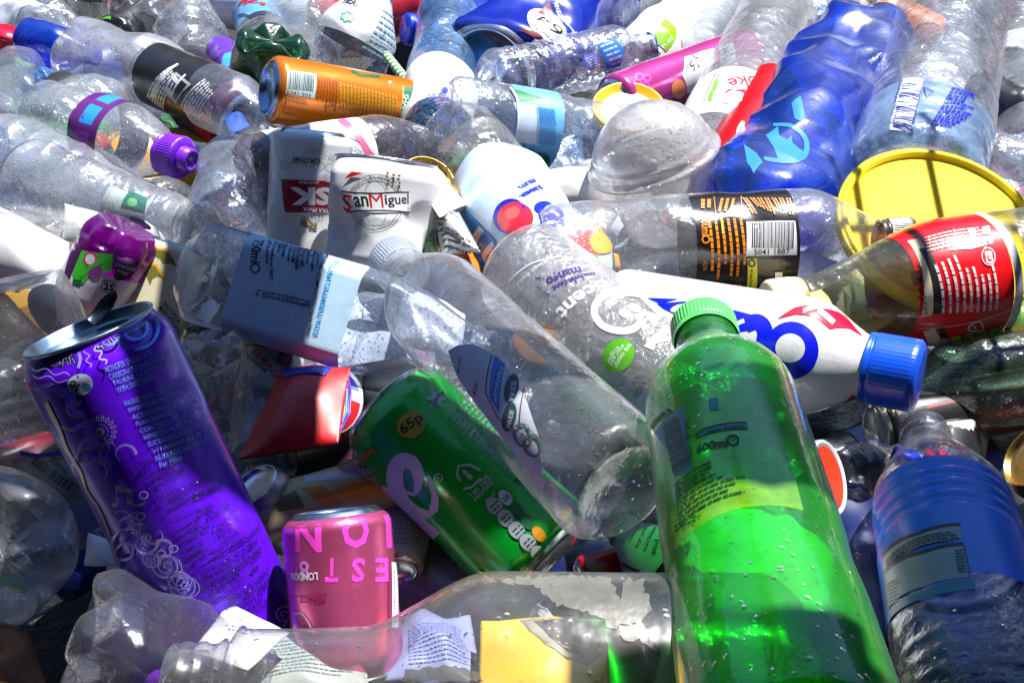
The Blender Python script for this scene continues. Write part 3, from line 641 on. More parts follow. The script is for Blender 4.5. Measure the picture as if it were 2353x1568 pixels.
for p in ((1150, 1440), (1210, 1500)): a.ell(B2(*p), 19, 26, I(.12, .22, .14), rot=-20, hw=3.0)
for i in range(7): a.ell(B2(1060 + i * 24, 1380 + (i * 37) % 60), 5, 5, I(.35, .45, .45), n=7)
finish(v, v.labmb)

# innocent juice bottle
v = make_bottle('juice_bottle', 'frosted juice bottle printed with a white smiling face and mango lettering', 'bottle', (1188, 608), (1830, 1130), 272, 22, 10, pet((.97, .96, .96), .22, (.85, .82, .82), .10, .4, .15, wsc=130), shoulder=1.2, petals=0, crush=.01, cell=2,
                lab=(.06, .62, pet((.96, .95, .95), .28, (.72, .70, .72), .12, .5, .0, wsc=170), None, None, .006))
a = Art(v, v.labmb); dk = I(.05, .02, .18); wt = I(.82, .84, .88)
a.T('passion fruits', B2(1330, 345), B2(1115, 510), 17, wt); a.T('magnificent', B2(1590, 440), B2(1330, 535), 21, dk, bold=.03); a.T('mango', B2(1500, 405), B2(1290, 485), 31, dk, bold=.03)
a.T('ocent', B2(1670, 500), B2(1375, 700), 36, wt, bold=.03); a.ell(B2(1368, 728), 4, 4, wt, hw=1)
for p, q in [((1235, 520), (1265, 540)), ((1275, 545), (1300, 575)), ((1310, 560), (1310, 585)), ((1410, 520), (1420, 495)), ((1480, 500), (1470, 475)), ((1225, 470), (1265, 470)), ((1525, 480), (1515, 455))]: a.rect(B2(*p), B2(*q), 1.3, dk)
a.path([B2(*p) for p in [(1880, 570), (1800, 560), (1700, 560), (1620, 600), (1590, 680), (1640, 760), (1740, 795), (1830, 785), (1890, 730), (1900, 700), (1960, 720), (2000, 690), (1970, 660), (1930, 620), (1880, 570)]], 8, wt)
a.ell(B2(1835, 655), 15, 9, wt, rot=20); a.ell(B2(1780, 690), 15, 9, wt, rot=20); a.path([B2(1930, 905), B2(1950, 860), B2(2010, 810), B2(2080, 790)], lambda t: 11 - 5 * t, wt)
a.path([B2(1960, 870), B2(2040, 850), B2(2085, 820)], 3.5, wt)
a.ell(B2(1742, 945), 40, 34, I(.10, .48, .01), rot=-50)
for i, st in enumerate(('we never', 'ever add', 'sugar')): a.T(st, B2(1815 - i * 38, 875 + i * 8), B2(1720 - i * 24 , 1020 - i * 14), 11, I(.6, .8, .5), bold=.02)
a.path([B2(1390, 340), B2(1200, 380), B2(1080, 470), B2(1030, 540)], 1.1, wt)
finish(v, v.labmb)

# green 600ml bottle
v = make_bottle('soda_bottle', 'big green soda bottle with pale green cap, the nearest one, glowing where the sun strikes', 'bottle', (1850, 1790), (1615, 748), 388, 96, 74, green_p, cap=I(.10, .60, .13, rough=.4, coat=.2), capL=.42, neck=.43, neckL=.78, shoulder=1.35, waist=(2.3, .03, .4), crush=.008, cell=2,
                lab=((1715, 1165), (1650, 868), pet((.45, .80, .04), .80, (.30, .72, .01), .15, .05), -1.45, .62, .006))
a = Art(v, v.labmb); gk = I(.008, .05, .01); aq = I(.05, .42, .42)
a.poly([S4(240, 1130), S4(465, 915), C3(100, 140), C3(120, 200), C3(0, 245), C3(-20, 100)], I(.06, .36, .36)); a.bars(S4(300, 1080), C3(-10, 240), (34, -26), gk, 6, 26)
a.T('5060 8001 5350947', S4(485, 1030), C3(100, 160), 15, gk); a.rect(S4(655, 915), S4(725, 905), 14, aq)
a.path([S4(545, 1160), S4(600, 1110), S4(940, 1055), S4(950, 1100), S4(560, 1170)], 2, gk); a.poly([S4(610, 1118), S4(932, 1062), S4(942, 1095), S4(580, 1160)], aq); a.T('Widely Recycled', S4(635, 1138), S4(925, 1082), 14, gk, bold=.03)
a.T('600ml', C3(140, 75), C3(340, 25), 32, gk, bold=.05); a.ell(C3(372, 12), 12, 11, gk, hw=2.4); a.rect(C3(360, 14), C3(390, 8), 1.5, gk)
a.rows(C3(0, 300), C3(440, 95), (1.5, 11.2), 9, .45, gk, 8, .5, 9); a.rows(C3(0, 560), C3(210, 480), (0, 10.5), 2, .45, gk, 9, .7, 5); a.rows(S4(200, 1090), S4(395, 920), (4, 6), 1, .9, gk, 4)
finish(v, v.labmb)

# white and blue drink bottle with blue cap
v = make_bottle('milkshake_bottle', 'white bottle with huge blue ringed letters and a fat blue cap', 'bottle', (1395, 735), (2095, 862), 262, 22, 30, I(.78, .79, .82, rough=.25, coat=.6), cap=I(.005, .09, .80, rough=.3, coat=.3), capL=.74, capr=.60, neck=.52, neckL=.70, shoulder=1.0, thread=False, petals=0, ridge=.003,
                lab=(.02, .845, I(.80, .80, .84, rough=.25, coat=.7), None, None, .006), dents=((-.5, 2.2, .5, .25, .05),), see=('top', .1))
a = Art(v, v.labmb); bl = I(.0, .008, .72, rough=.3, coat=.5); rd = I(.55, .0, .03, rough=.3, coat=.5)
a.ell(S4(1290, 490), 63, 66, bl, rot=0); a.ell(S4(1282, 472), 34, 33, I(.82, .82, .86, coat=.6), n=30)
a.path([S4(940, 290), S4(1030, 270), S4(1085, 330), S4(1075, 440), S4(1010, 540), S4(950, 560)], 18, bl); a.poly([S4(870, 300), S4(1000, 250), S4(980, 330), S4(860, 350)], bl)
a.poly([S4(700, 155), S4(980, 215), S4(870, 260), S4(790, 215)], bl); a.poly([S4(250, 130), S4(560, 110), S4(470, 240), S4(300, 170)], bl); a.ell(S4(410, 165), 17, 7, white_f, rot=-20); a.poly([S4(170, 85), S4(420, 95), S4(270, 130)], bl)
a.poly([S4(1180, 250), S4(1320, 160), S4(1560, 160), S4(1720, 240), S4(1850, 390), S4(1750, 330), S4(1590, 330), S4(1480, 240), S4(1330, 215)], rd)
gw = I(.55, .60, .72); a.rect(S4(1380, 190), S4(1640, 180), 5, gw); a.rect(S4(1500, 180), S4(1620, 280), 6, gw)
a.path([S4(1400, 1020), S4(1560, 980), S4(1700, 920), S4(1790, 850)], 9, I(.30, .0, .02))
finish(v, v.labmb)

# vanilla cola bottle
v = make_bottle('cola_bottle', 'clear cola bottle with red vanilla label and cream cap, its plastic tinted olive yellow', 'bottle', (2560, 592), (1772, 704), 292, 18, 12, olive, cap=I(.72, .62, .42, rough=.4), capL=.42, neck=.36, neckL=.5, shoulder=2.4, crush=.008, cell=2,  # the olive tint is in the plastic itself
                lab=((2330, 665), (2112, 700), I(.78, .004, .01, rough=.28, coat=.3), None, None, .006))
a = Art(v, v.labmb); cr_ = I(.78, .68, .42); W_ = I(.75, .72, .72)
a.poly([B3(1435, 240), B3(1505, 225), B3(1590, 690), B3(1515, 710)], cr_); a.poly([B3(1505, 290), B3(1560, 280), B3(1660, 680), B3(1590, 690)], black_f)
a.T('Coca-Cola', B3(1535, 690), B3(1510, 530), 15, black_f, shear=.3, bold=.01); a.T('zero', B3(1500, 510), B3(1480, 420), 17, black_f, bold=.03); a.T('VANILLA', B3(1530, 540), B3(1500, 375), 7, black_f, bold=.02)
a.rows(B3(1645, 680), B3(1570, 330), (15.2, -1), 9, .38, W_, 5, .55, 9); a.path([B3(1500, 775), B3(2075, 660)], .8, W_)
a.poly([B3(1685, 300), B3(1800, 240), B3(1965, 205), B3(1960, 255), B3(1830, 290)], W_); a.T('SERVINGS', B3(1880, 250), B3(1740, 285), 8, rd, bold=.02); a.T('2', B3(1912, 262), B3(1908, 222), 21, black_f, bold=.03)
a.ell(B3(1935, 335), 16, 21, W_, rot=-10); a.ell(B3(1935, 335), 14, 19, I(.7, .01, .02), rot=-10); a.T('GB', B3(1945, 380), B3(1930, 300), 17, W_, bold=.03)
a.rows(B3(1530, 225), B3(1900, 155), (2, 7), 5, .4, W_, 3, .9, 12); a.path([B3(1560, 215), B3(1580, 270), B3(1740, 245), B3(1720, 170)], .8, W_); a.rect(B3(1815, 195), B3(1855, 190), 9, W_); a.rect(B3(1900, 180), B3(1945, 172), 9, W_)
a.path([B3(1815, 760), B3(1850, 735), B3(1890, 740), B3(1900, 780), B3(1860, 790), B3(1815, 785), B3(1815, 760)], 2, W_); a.rect(B3(1845, 755), B3(1860, 785), 2, W_)
a.poly([B3(1530, 790), B3(1600, 770), B3(1640, 840), B3(1600, 905), B3(1560, 860)], cr_); a.poly([B3(1620, 770), B3(1660, 765), B3(1690, 840), B3(1650, 850)], black_f)
for i in range(5): a.ell(B3(1660 + i * 80, 880 - i * 18), 14, 8, I(.45, .47, .5), rot=-12); a.ell(B3(1655 + i * 80, 850 - i * 16), 13, 7, I(.30, .62, .02) if i else I(.35, .36, .38), rot=-12)
finish(v, v.labmb)
sl = add_label(v, (2350, 662), (2331, 665), I(.62, .63, .66, rough=.25, metal=.3), off=.012); sl.build('label_edge', v.root)

# black label soda
v = make_bottle('soda_bottle', 'clear bottle with black label, orange print and barcode, its black cap against the yellow lid', 'bottle', (1245, 585), (2085, 540), 240, 16, 24, pet((.97, .98, 1), .16, (.7, .72, .76), .06, .5, .25), cap=I(.01, .01, .01, coat=.5), capL=.52, neck=.30, neckL=.42, shoulder=1.6,
                crush=.05, cell=.9, seed=5, keep=(.3, 3.2), dents=((-.3, 1.2, .7, .6, .12), (.8, .6, .4, .5, .1)), lab=((1602, 575), (1838, 572), I(.016, .012, .010, rough=.22, coat=.7), None, None, .006))
a = Art(v, v.labmb); og = I(.85, .25, .01)
a.poly([B3(438, 120), B3(740, 115), B3(750, 322), B3(436, 328)], white_f); a.bars(B3(470, 125), B3(738, 122), (0, 57), I(.01, .01, .01), 11, 34); a.T('5041 1887', B3(485, 305), B3(705, 302), 13, black_f, bold=.01)
a.T('500ml', B3(178, 95), B3(190, 205), 20, og, bold=.01); a.ell(B3(187, 228), 8, 8, og, hw=1.6); a.T('145176', B3(180, 355), B3(182, 415), 9, og)
a.rows(B3(410, 100), B3(425, 470), (-14.6, 0), 6, .42, og, 7, .6, 11); a.rows(B3(290, 95), B3(300, 210), (-5, 0), 1, .9, I(.75, .7, .03), 4)
for i in range(7): a.rows(A3(760 - i * 48, 1320), A3(785 - i * 40, 1430 - (i % 3) * 20), (-6.5, 0), 2, .6, og, 20 + i, .8, 6)
a.rows(A3(395, 1325), A3(370, 1430), (-13, 0), 3, .5, og, 33, .8, 6); a.path([A3(435, 1310), A3(435, 1440), A3(265, 1438), A3(255, 1315)], 1, og); a.rows(A3(235, 1330), A3(232, 1400), (-14, 0), 2, .6, og, 31, .8, 4)
a.poly([B3(442, 345), B3(500, 340), B3(498, 540), B3(438, 535)], I(.75, .75, .05)); a.T('Widely Recycled', B3(465, 405), B3(460, 535), 9, black_f, bold=.02); a.ell(B3(470, 370), 7, 7, black_f, hw=2)
a.rect(B3(615, 452), B3(660, 450), 10, white_f); a.path([B3(335, 505), B3(375, 500), B3(385, 540), B3(340, 540), B3(335, 505)], 1.4, og); a.ell(B3(400, 515), 3, 8, og)
a.rect(B3(150, 562), B3(770, 562), .6, I(.4, .4, .4))
finish(v, v.labmb)

# square 750 ml water bottle
v = make_bottle('water_bottle', 'square clear water bottle whose pale label lists minerals, half in shade', 'bottle', (452, 622), (1120, 822), 262, 22, 2, pet((.93, .97, 1), .13, (.6, .72, .9), .05, .3, .2), neck=.5, neckL=.3, shoulder=1.6, sq=.95, petals=0, crush=0, cell=1.5, base=.35,
                lab=((535, 640), (808, 712), I(.55, .80, 1.0, rough=.4), -1.2, 1.55, .008))
a = Art(v, v.labmb); nv = I(.01, .03, .07); cb = I(.03, .35, .75)
def D(st, p, q, h, m=nv, b=.02): a.T(st, B1(*p), B1(*q), h, m, bold=b)
D('750ml', (1605, 235), (1580, 375), 24); a.ell(B1(1580, 408), 10, 10, nv, hw=1.7)
for i, (st, val, x, y, ln, vy) in enumerate([('pH at source', '7.6', 1672, 240, 145, 535), ('Dry residue at 180°C', '210.0', 1710, 245, 235, 545), ('Silica', '7.0', 1738, 255, 55, 550), ('Nitrate', '3.5', 1768, 262, 75, 555), ('Sulphate', '9.0', 1800, 270, 95, 562),
                                             ('Chloride', '9.0', 1832, 278, 95, 570), ('Bicarbonate', '225', 1862, 285, 130, 575), ('Potassium', '0.5', 1890, 290, 110, 582), ('Sodium', '5.0', 1918, 297, 80, 590), ('Magnesium', '15', 1950, 305, 120, 600), ('Calcium', '55', 1980, 312, 80, 605)]):
    D(st, (x, y), (x - ln * .14, y + ln), 11.5); D(val, (x - 68, vy), (x - 76, vy + 42), 10)
D('MINERAL COMPOSITION (mg per litre)', (2025, 320), (1910, 815), 13); D('STILL NATURAL MINERAL WATER', (2075, 330), (1955, 820), 13, cb, .02)
finish(v, v.labmb)

# crumpled clear bottle bottom left
v = make_bottle('crumpled_bottle', 'badly crumpled clear bottle in the bottom left, purple showing through it', 'bottle', (165, 1475), (600, 1580), 410, 22, -8, pet((.98, .98, .99), .06, (.62, .62, .70), .04, .5, .03), neck=.55, neckL=.2, shoulder=1.2, crush=.28, cell=.8, seed=11, petals=5, pamp=.25, nth=150, nz=150, keep=(.0, .2),
                dents=((.9, 1.6, .6, .5, .25),), flat=((1.2, .1),))
s = Sheet((440, 1500, 14), (570, 1545, 16), (665, 1455, 14), (525, 1388, 10), bulge=.004, wr=.0006, seed=3)
mb = s.body(I(.55, .56, .60), ''); a = Art(s, mb); a.rows((560, 1418), (610, 1440), (-8, 7), 5, .4, I(.4, .42, .5), 3, .7, 6); o = mb.build('torn_label', solid=.0004, loc=s.A); tag(o, 'torn curved white paper label between the crumpled bottle and the lowest bottle neck', 'label')

# the lowest bottle
v = make_bottle('water_bottle', 'scuffed large clear bottle along the bottom edge with bare threaded neck and peeled paper', 'bottle', (1830, 1575), (392, 1566), 510, 58, 60, pet((.95, .95, .95), .11, (.55, .55, .54), .05, .25, .06, smear=.05), neck=.50, neckL=1.75, shoulder=1.15, thread=False, crush=.012, cell=1.8, seed=2, nz=150,
                rmod=lambda z, r, L: np.where(z > L - .62, .335 + (r - .335) * (1 - sstep(z, L - .62, L - .50)), r) * (1 + .06 * (z > L - .42) * (np.sin((z - L) * 40) > .3)) + .05 * np.exp(-((z - L + .46) / .03) ** 2) - .03 * sstep(z, L - 1.9, L - 1.0) * (z < L - .62))
# peeled residue: ragged paper patches on its shell
def patch(v, mb, pts, mat, seed=1, jag=7):
    r = random.Random(seed); out = []
    for i in range(len(pts)):
        p, q = np.array(pts[i]), np.array(pts[(i + 1) % len(pts)]); n = max(2, int(np.hypot(*(q - p)) / 9))
        for k in range(n): out.append(tuple(p + (q - p) * k / n + np.array([r.uniform(-jag, jag), r.uniform(-jag, jag)])))
    Art(v, mb, .006).poly(out, mat)
paper = pet((.6, .58, .5), .75, (.30, .29, .24), .5, .3)
mb = MB(); patch(v, mb, [C2(*p) for p in [(1060, 905), (1300, 890), (1750, 885), (1820, 1040), (1850, 900), (1960, 905), (2010, 1100), (1960, 1180), (1760, 1210), (1640, 1130), (1400, 1060), (1280, 940), (1120, 930)]], paper, 1)
patch(v, mb, [C2(*p) for p in [(1800, 1220), (1960, 1180), (2080, 1400), (1960, 1290), (1860, 1300)]], paper, 2)
patch(v, mb, [C2(*p) for p in [(440, 1490), (700, 1450), (900, 1500), (940, 1560), (400, 1560)]], paper, 4, 4)
mb.build('peeled_label', v.root)

# bottom right blue-label bottle
v = make_bottle('water_bottle', 'clear water bottle with blue label and pale panels, standing in the dark corner', 'bottle', (2300, 1750), (2120, 985), 335, 30, 8, pet((.85, .88, .95), .04, (.4, .48, .62), .03, .6, .03), neck=.36, neckL=.35, shoulder=1.9, rings=((3.3, 4.6, 5, .05), (.3, 1.4, 4, .03)), crush=.01, cell=1.6,
                lab=(.30, .69, I(.01, .22, 1.0, rough=.3, coat=.15), None, None, .006))
a = Art(v, v.labmb); pg = I(.30, .42, .46); dn = I(.01, .015, .03)
a.poly([C3(1340, 760), C3(1560, 620), C3(1835, 560), C3(1840, 645), C3(1600, 690), C3(1350, 840)], pg); a.path([C3(1335, 755), C3(1560, 612), C3(1835, 552)], 4, dn)
a.poly([C3(1350, 880), C3(1600, 740), C3(1855, 690), C3(1895, 890), C3(1600, 950), C3(1380, 1090)], pg); a.path([C3(1345, 870), C3(1600, 730), C3(1855, 680)], 4.5, dn); a.path([C3(1380, 1095), C3(1350, 880)], 1.5, dn); a.path([C3(1860, 690), C3(1898, 895)], 1.5, dn)
a.poly([C3(1370, 1130), C3(1600, 980), C3(1920, 900), C3(1935, 970), C3(1650, 1020), C3(1375, 1190)], I(.02, .28, .42)); a.rows(C3(1360, 790), C3(1820, 600), (1, 6), 4, .5, dn, 4, .9, 14); a.rows(C3(1370, 930), C3(1450, 890), (1, 8), 7, .5, dn, 5, .8, 4); a.rows(C3(1800, 720), C3(1860, 712), (1, 7), 8, .5, dn, 6, .9, 3)
finish(v, v.labmb)

s = Sheet((900, 790, -22), (1060, 830, -16), (1070, 730, -16), (930, 660, -22), bulge=.01, wr=.002, seed=77); s.body(I(.80, .82, .85, rough=.7), '').build('pale_sheet', solid=.0006, loc=s.A); tag(bpy.data.objects['pale_sheet'], 'white sheet standing for bright glare under the neck of the long clear bottle', 'paper')  # white sheet added where the neck should blaze with sun
# ------------------------------------------------------------------ middle of the heap
def can_simple(name, label, p0, p1, w, l0, l1, paint, cat='drink can', build=True, **k):
    v = make_can(name, label, cat, p0, p1, w, l0, l1, paint, nth=k.pop('nth', 80), **k)
    if build: v.mb.build('can_body', v.root)
    return v
# scalloped magenta juice bottle
v = make_bottle('juice_bottle', 'small magenta plastic bottle with scalloped base up and green and white label', 'bottle', (293, 520), (150, 800), 168, 12, -22, mag_p, neck=.5, petals=0, flute=(9, .14, -1, .6), base=.45, crush=.01,
                see=('base', .25), lab=(.30, .80, I(.72, .66, .76), None, None, .006))
a = Art(v, v.labmb); gg = I(.05, .50, .03); vi = I(.25, .04, .30); dv = I(.06, .01, .08)
a.poly([B1(500, 295), B1(700, 320), B1(690, 420), B1(560, 440), B1(520, 500), B1(470, 510), B1(450, 440)], gg); a.poly([B1(700, 330), B1(870, 360), B1(800, 480), B1(730, 430)], dv); a.poly([B1(440, 300), B1(510, 290), B1(430, 480), B1(380, 540)], dv)
a.ell(B1(560, 350), 14, 15, I(.55, .05, .18), hw=2.5); a.ell(B1(560, 350), 11, 12, white_f); a.ell(B1(590, 425), 17, 14, vi, rot=-30); a.path([B1(500, 460), B1(560, 400), B1(640, 360)], 4, gg); a.poly([B1(455, 470), B1(510, 480), B1(500, 510), B1(450, 500)], I(.01, .15, .02))
a.poly([B1(635, 480), B1(720, 490), B1(700, 560), B1(625, 545)], white_f); a.path([B1(635, 480), B1(720, 490), B1(700, 560), B1(625, 545), B1(635, 480)], 1.3, black_f, smooth=False); a.T('st', B1(705, 530), B1(640, 520), 24, black_f, bold=.03); a.ell(B1(735, 450), 12, 11, black_f)
a.T('BLACKCURRANT', B1(835, 415), B1(715, 375), 9, white_f); a.T('APPLE &', B1(790, 440), B1(725, 420), 8, white_f)
finish(v, v.labmb)
# beige can with leaves
v = can_simple('drink_can', 'cream coloured can with olive leaves and orange stems, half lit beside the square bottle', (408, 562), (318, 800), 158, -8, -30, I(.66, .60, .40, rough=.35), build=False, rimmat=metal((.35, .36, .36)), see=('base', -.05))
a = Art(v, v.mb); ol = I(.16, .16, .03); oo = I(.80, .36, .01)
a.poly([B1(x, y) for x, y in [(900, 310), (960, 285), (1030, 300), (1075, 345), (1095, 400), (1050, 375), (1010, 380), (985, 340), (975, 360), (985, 345), (940, 320)]], ol)
a.poly([B1(x, y) for x, y in [(850, 385), (910, 370), (970, 395), (1015, 470), (975, 455), (945, 470), (930, 510), (910, 460), (880, 430)]], ol)
a.path([B1(880, 320), B1(950, 285), B1(1040, 295)], 2.5, oo); a.path([B1(845, 385), B1(905, 365), B1(970, 390), B1(1020, 475)], 3, oo)
a.T('THE POPULAR', B1(1010, 615), B1(1110, 745), 10, black_f, bold=.02); a.T('MIXED WITH FLAVOUR', B1(990, 645), B1(1110, 810), 10, black_f, bold=.02)
v.mb.build('can_body', v.root)
# orange striped paper cup
v = V((330, 555), (160, 735), 190, -20, -28); rt = root('paper_cup', 'white paper cup with curved orange and olive stripes behind the purple can', 'paper cup', v.A); v.root = rt
v.zs = np.linspace(0, v.Lr, 30); v.rs = np.linspace(.72, 1.0, 30)
mb = MB(); v.lathe(mb, list(zip(v.zs, v.rs)) + [(v.Lr + .02, 1.05), (v.Lr - .03, 1.06), (v.Lr - .05, 1.0)], I(.72, .72, .68, rough=.5), 80)
a = Art(v, mb); a.path([B1(860, 400), B1(790, 480), B1(700, 570), B1(600, 650)], 7, oo); a.path([B1(850, 430), B1(855, 520), B1(800, 600)], 9, I(.30, .10, .0)); a.ell(B1(545, 680), 34, 20, oo, rot=-20); a.path([B1(840, 420), B1(750, 520), B1(640, 630)], 2.5, ol)
for i in range(3): a.rect(B1(480 + i * 30, 700), B1(495 + i * 30, 660), 1.2, ol)
mb.build('cup_wall', rt)

# big clear cup on the left with a label inside, and frosted bottle behind
def lathe_thing(name, label, cat, p0, p1, w, l0, l1, prof, mat, part, nth=90, group=None, **k):
    """prof: list of (fraction of length, radius)"""
    v = V(p0, p1, w, l0, l1, **k); v.root = root(name, label, cat, v.A, group)
    v.zs = np.array([max(0, f) * v.Lr for f, r in prof]); v.rs = np.array([r for f, r in prof])
    mb = MB(); f0, f1 = [], []
    zz = []
    for i in range(len(prof) - 1):
        n = max(1, int(abs(prof[i + 1][0] - prof[i][0]) * v.Lr / .06))
        for t in range(n): zz.append((v.Lr * (prof[i][0] + (prof[i + 1][0] - prof[i][0]) * t / n), prof[i][1] + (prof[i + 1][1] - prof[i][1]) * t / n))
    zz.append((v.Lr * prof[-1][0], prof[-1][1]))
    v.lathe(mb, zz, mat, nth); v.mb = mb
    if part: mb.build(part, v.root)
    return v
v = lathe_thing('plastic_cup', 'large clear plastic cup lying on its side, its wide rim to the left', 'cup', (402, 512), (85, 425), 205, 14, 10,
                [(0, .001), (0, .60), (.03, .64), (.28, .72), (.30, .76), (.33, .73), (.62, .86), (.64, .90), (.67, .87), (.95, .98), (.97, 1.06), (1.0, 1.06), (1.0, .99)], pet((.97, .98, 1), .16, (.78, .8, .86), .08, .4, .1), 'cup_wall')
lb = MB(); 
for f0, f1, t0, t1, m in ((.06, .34, -.9, .6, I(.55, .66, .62)),): 
    q = add_label(v, f0, f1, m, t0, t1, -.03)
a = Art(v, q, -.012); a.poly([A1(800, 1360), A1(860, 1260), A1(980, 1310), A1(960, 1400)], I(.01, .20, .12)); a.ell(A1(875, 1340), 12, 10, I(.2, .6, .2)); a.ell(A1(930, 1480), 28, 8, I(.05, .3, .25), rot=30)
q.build('inner_label', v.root)
v = make_bottle('frosted_bottle', 'large frosted bottle beaded with condensation behind the clear cup at the left edge', 'bottle', (-40, 390), (420, 520), 275, -22, -45, frost, crush=.16, cell=.9, seed=21, rings=((.8, 2.6, 5, .03),), petals=5)
s = Sheet((-40, 455, -10), (160, 560, 0), (150, 660, -10), (-60, 640, -20), bulge=.02, wr=.001, seed=5); o = s.body(I(.78, .79, .80, rough=.7), '').build('pale_sheet', solid=.0005, loc=s.A); tag(o, 'plain white paper at the left edge beneath the clear cup', 'paper')
s = Sheet((150, 470, 5), (270, 500, 5), (250, 580, -5), (140, 550, -5), bulge=.008, wr=.0005, seed=6); o = s.body(I(.74, .74, .70, rough=.7), '').build('paper_scrap', solid=.0005, loc=s.A); tag(o, 'cream paper scrap seen through the side of the clear cup', 'paper')
# purple cap bottle
v = make_bottle('squash_bottle', 'clear beaded bottle with bright purple sports cap pointing at the viewer', 'bottle', (95, 262), (415, 362), 172, 0, 0, pet((.97, .98, 1), .22, (.72, .75, .84), .1, .6, .5), neck=.42, neckL=.2, shoulder=1.5, see=('top', .62), crush=.07, cell=.9, petals=5,
                cap=purp_c, capL=.5, capr=.56)
cm = MB(); v.lathe(cm, [(v.Lr + .08, .34), (v.Lr + .34, .31), (v.Lr + .38, .27), (v.Lr + .36, .2), (v.Lr + .30, .17), (v.Lr + .30, .10), (v.Lr + .36, .08), (v.Lr + .36, .001)], purp_c, 60); cm.build('cap_spout', v.root)
lm = add_label(v, .40, .60, I(.10, .01, .16, coat=.4), None, None, .012, .0); a = Art(v, lm)
for ang in (-1.2,-.4,.4,1.2): 
    zc_ = v.Lr * .5; a.put([(ang - .3, zc_ - .15), (ang + .3, zc_ - .15), (ang + .3, zc_ + .25), (ang - .3, zc_ + .25)], [(0, 1, 2, 3)], I(.02, .25, .75) if ang < 0 else I(.28, .02, .40))
finish(v, lm)
# black label bottle
v = make_bottle('soda_bottle', 'clear bottle with black label of white ingredient print in the upper left', 'bottle', (345, 165), (640, 285), 150, -6, -12, pet((.96, .97, 1), .18, (.62, .66, .76), .08, .5, .1), neck=.4, crush=.02, lab=(.07, .49, black_f, None, None, .006))
a = Art(v, v.labmb)
for i in range(5): a.rows(A1(1000 + i * 8, 640), A1(1180 + i * 2, 420), (6.5, 4.5), 1, .6, white_f, 40 + i, .95, 9)
a.rows(A1(975, 640), A1(1140, 440), (6, 4.6), 7, .6, white_f, 40, .95, 7); a.rows(A1(1200, 700), A1(1370, 520), (6, 5), 7, .6, white_f, 45, .95, 7)
a.poly([A1(1080, 600), A1(1170, 480), A1(1270, 560), A1(1170, 690)], I(.5, .5, .5)); a.poly([A1(1105, 595), A1(1172, 505), A1(1245, 565), A1(1170, 665)], black_f)
a.T('EL', A1(1120, 620), A1(1220, 480), 28, white_f, bold=.04); a.ell(A1(1125, 675), 5, 5, I(.7, 0, .02)); a.T('Be', A1(1235, 750), A1(1275, 700), 16, white_f, bold=.03)
finish(v, v.labmb)
# berry can base toward viewer
v = can_simple('drink_can', 'dark berry printed can lying with its blue grey concave base toward the viewer', (563, 285), (440, 215), 172, -20, -45, I(.06, .01, .06, coat=.4), build=False, see=('base', .62), rimmat=metal((.30, .42, .58), .25), crush=.02)  # base aluminium tinted blue, the blue of the shade put into the metal
a = Art(v, v.mb); a.ell(A1(1340, 850), 22, 14, I(.5, .01, .02), rot=30); a.ell(A1(1330, 790), 12, 14, I(.35, .1, .45)); a.ell(A1(1390, 930), 26, 10, I(.45, .0, .01), rot=50); a.path([A1(1310, 740), A1(1330, 770), A1(1345, 740)], 2, I(.6, .5, .7))
v.mb.build('can_body', v.root)
# orange slim can
v = can_simple('drink_can', 'slim orange mango drink can with barcode and green band', (612, 204), (975, 262), 150, 22, 0, I(.85, .22, .005, rough=.22, metal=.45, coat=.4), build=False, rimmat=metal((.25, .42, .62), .25), see=('base', .30), crush=.01)  # end metal coloured blue to carry the shade on it
a = Art(v, v.mb); dg = I(.0, .12, .05, coat=.4)
a.poly([A2(430, 575), A2(545, 585), A2(548, 790), A2(410, 745)], dg); a.path([A2(410, 745), A2(432, 570)], 1.5, I(.7, .3, .02)); a.T('SHAKE', A2(450, 625), A2(435, 780), 16, I(.55, .75, .6), bold=.02)
a.poly([A1(1903, 465), A1(2097, 492), A1(2085, 655), A1(1893, 622)], I(.62, .72, .70)); a.bars(A1(1915, 475), A1(2085, 500), (-3, 40), I(.01, .05, .06), 3, 28); a.T('5041 303', A1(1900, 612), A1(2060, 638), 9, I(.01, .05, .06))
a.rows(A1(2110, 520), A1(2095, 680), (6.5, 1), 3, .5, I(.35, .07, 0), 5, .8, 6); a.rows(A1(2160, 510), A1(2150, 740), (7, 1), 4, .5, I(.35, .07, 0), 15, .8, 8)
a.rows(A2(10, 545), A2(0, 740), (8, 2), 17, .55, I(.55, .30, .01), 7, .85, 8); a.rows(A1(1905, 635), A1(2040, 665), (0, 5), 3, .5, I(.35, .07, 0), 9, .9, 6)
a.path([A2(90, 470), A2(150, 500), A2(230, 505), A2(280, 510)], 3, dg); a.T('f', A2(330, 545), A2(365, 555), 12, I(.8, .7, .5))
v.mb.build('can_body', v.root)
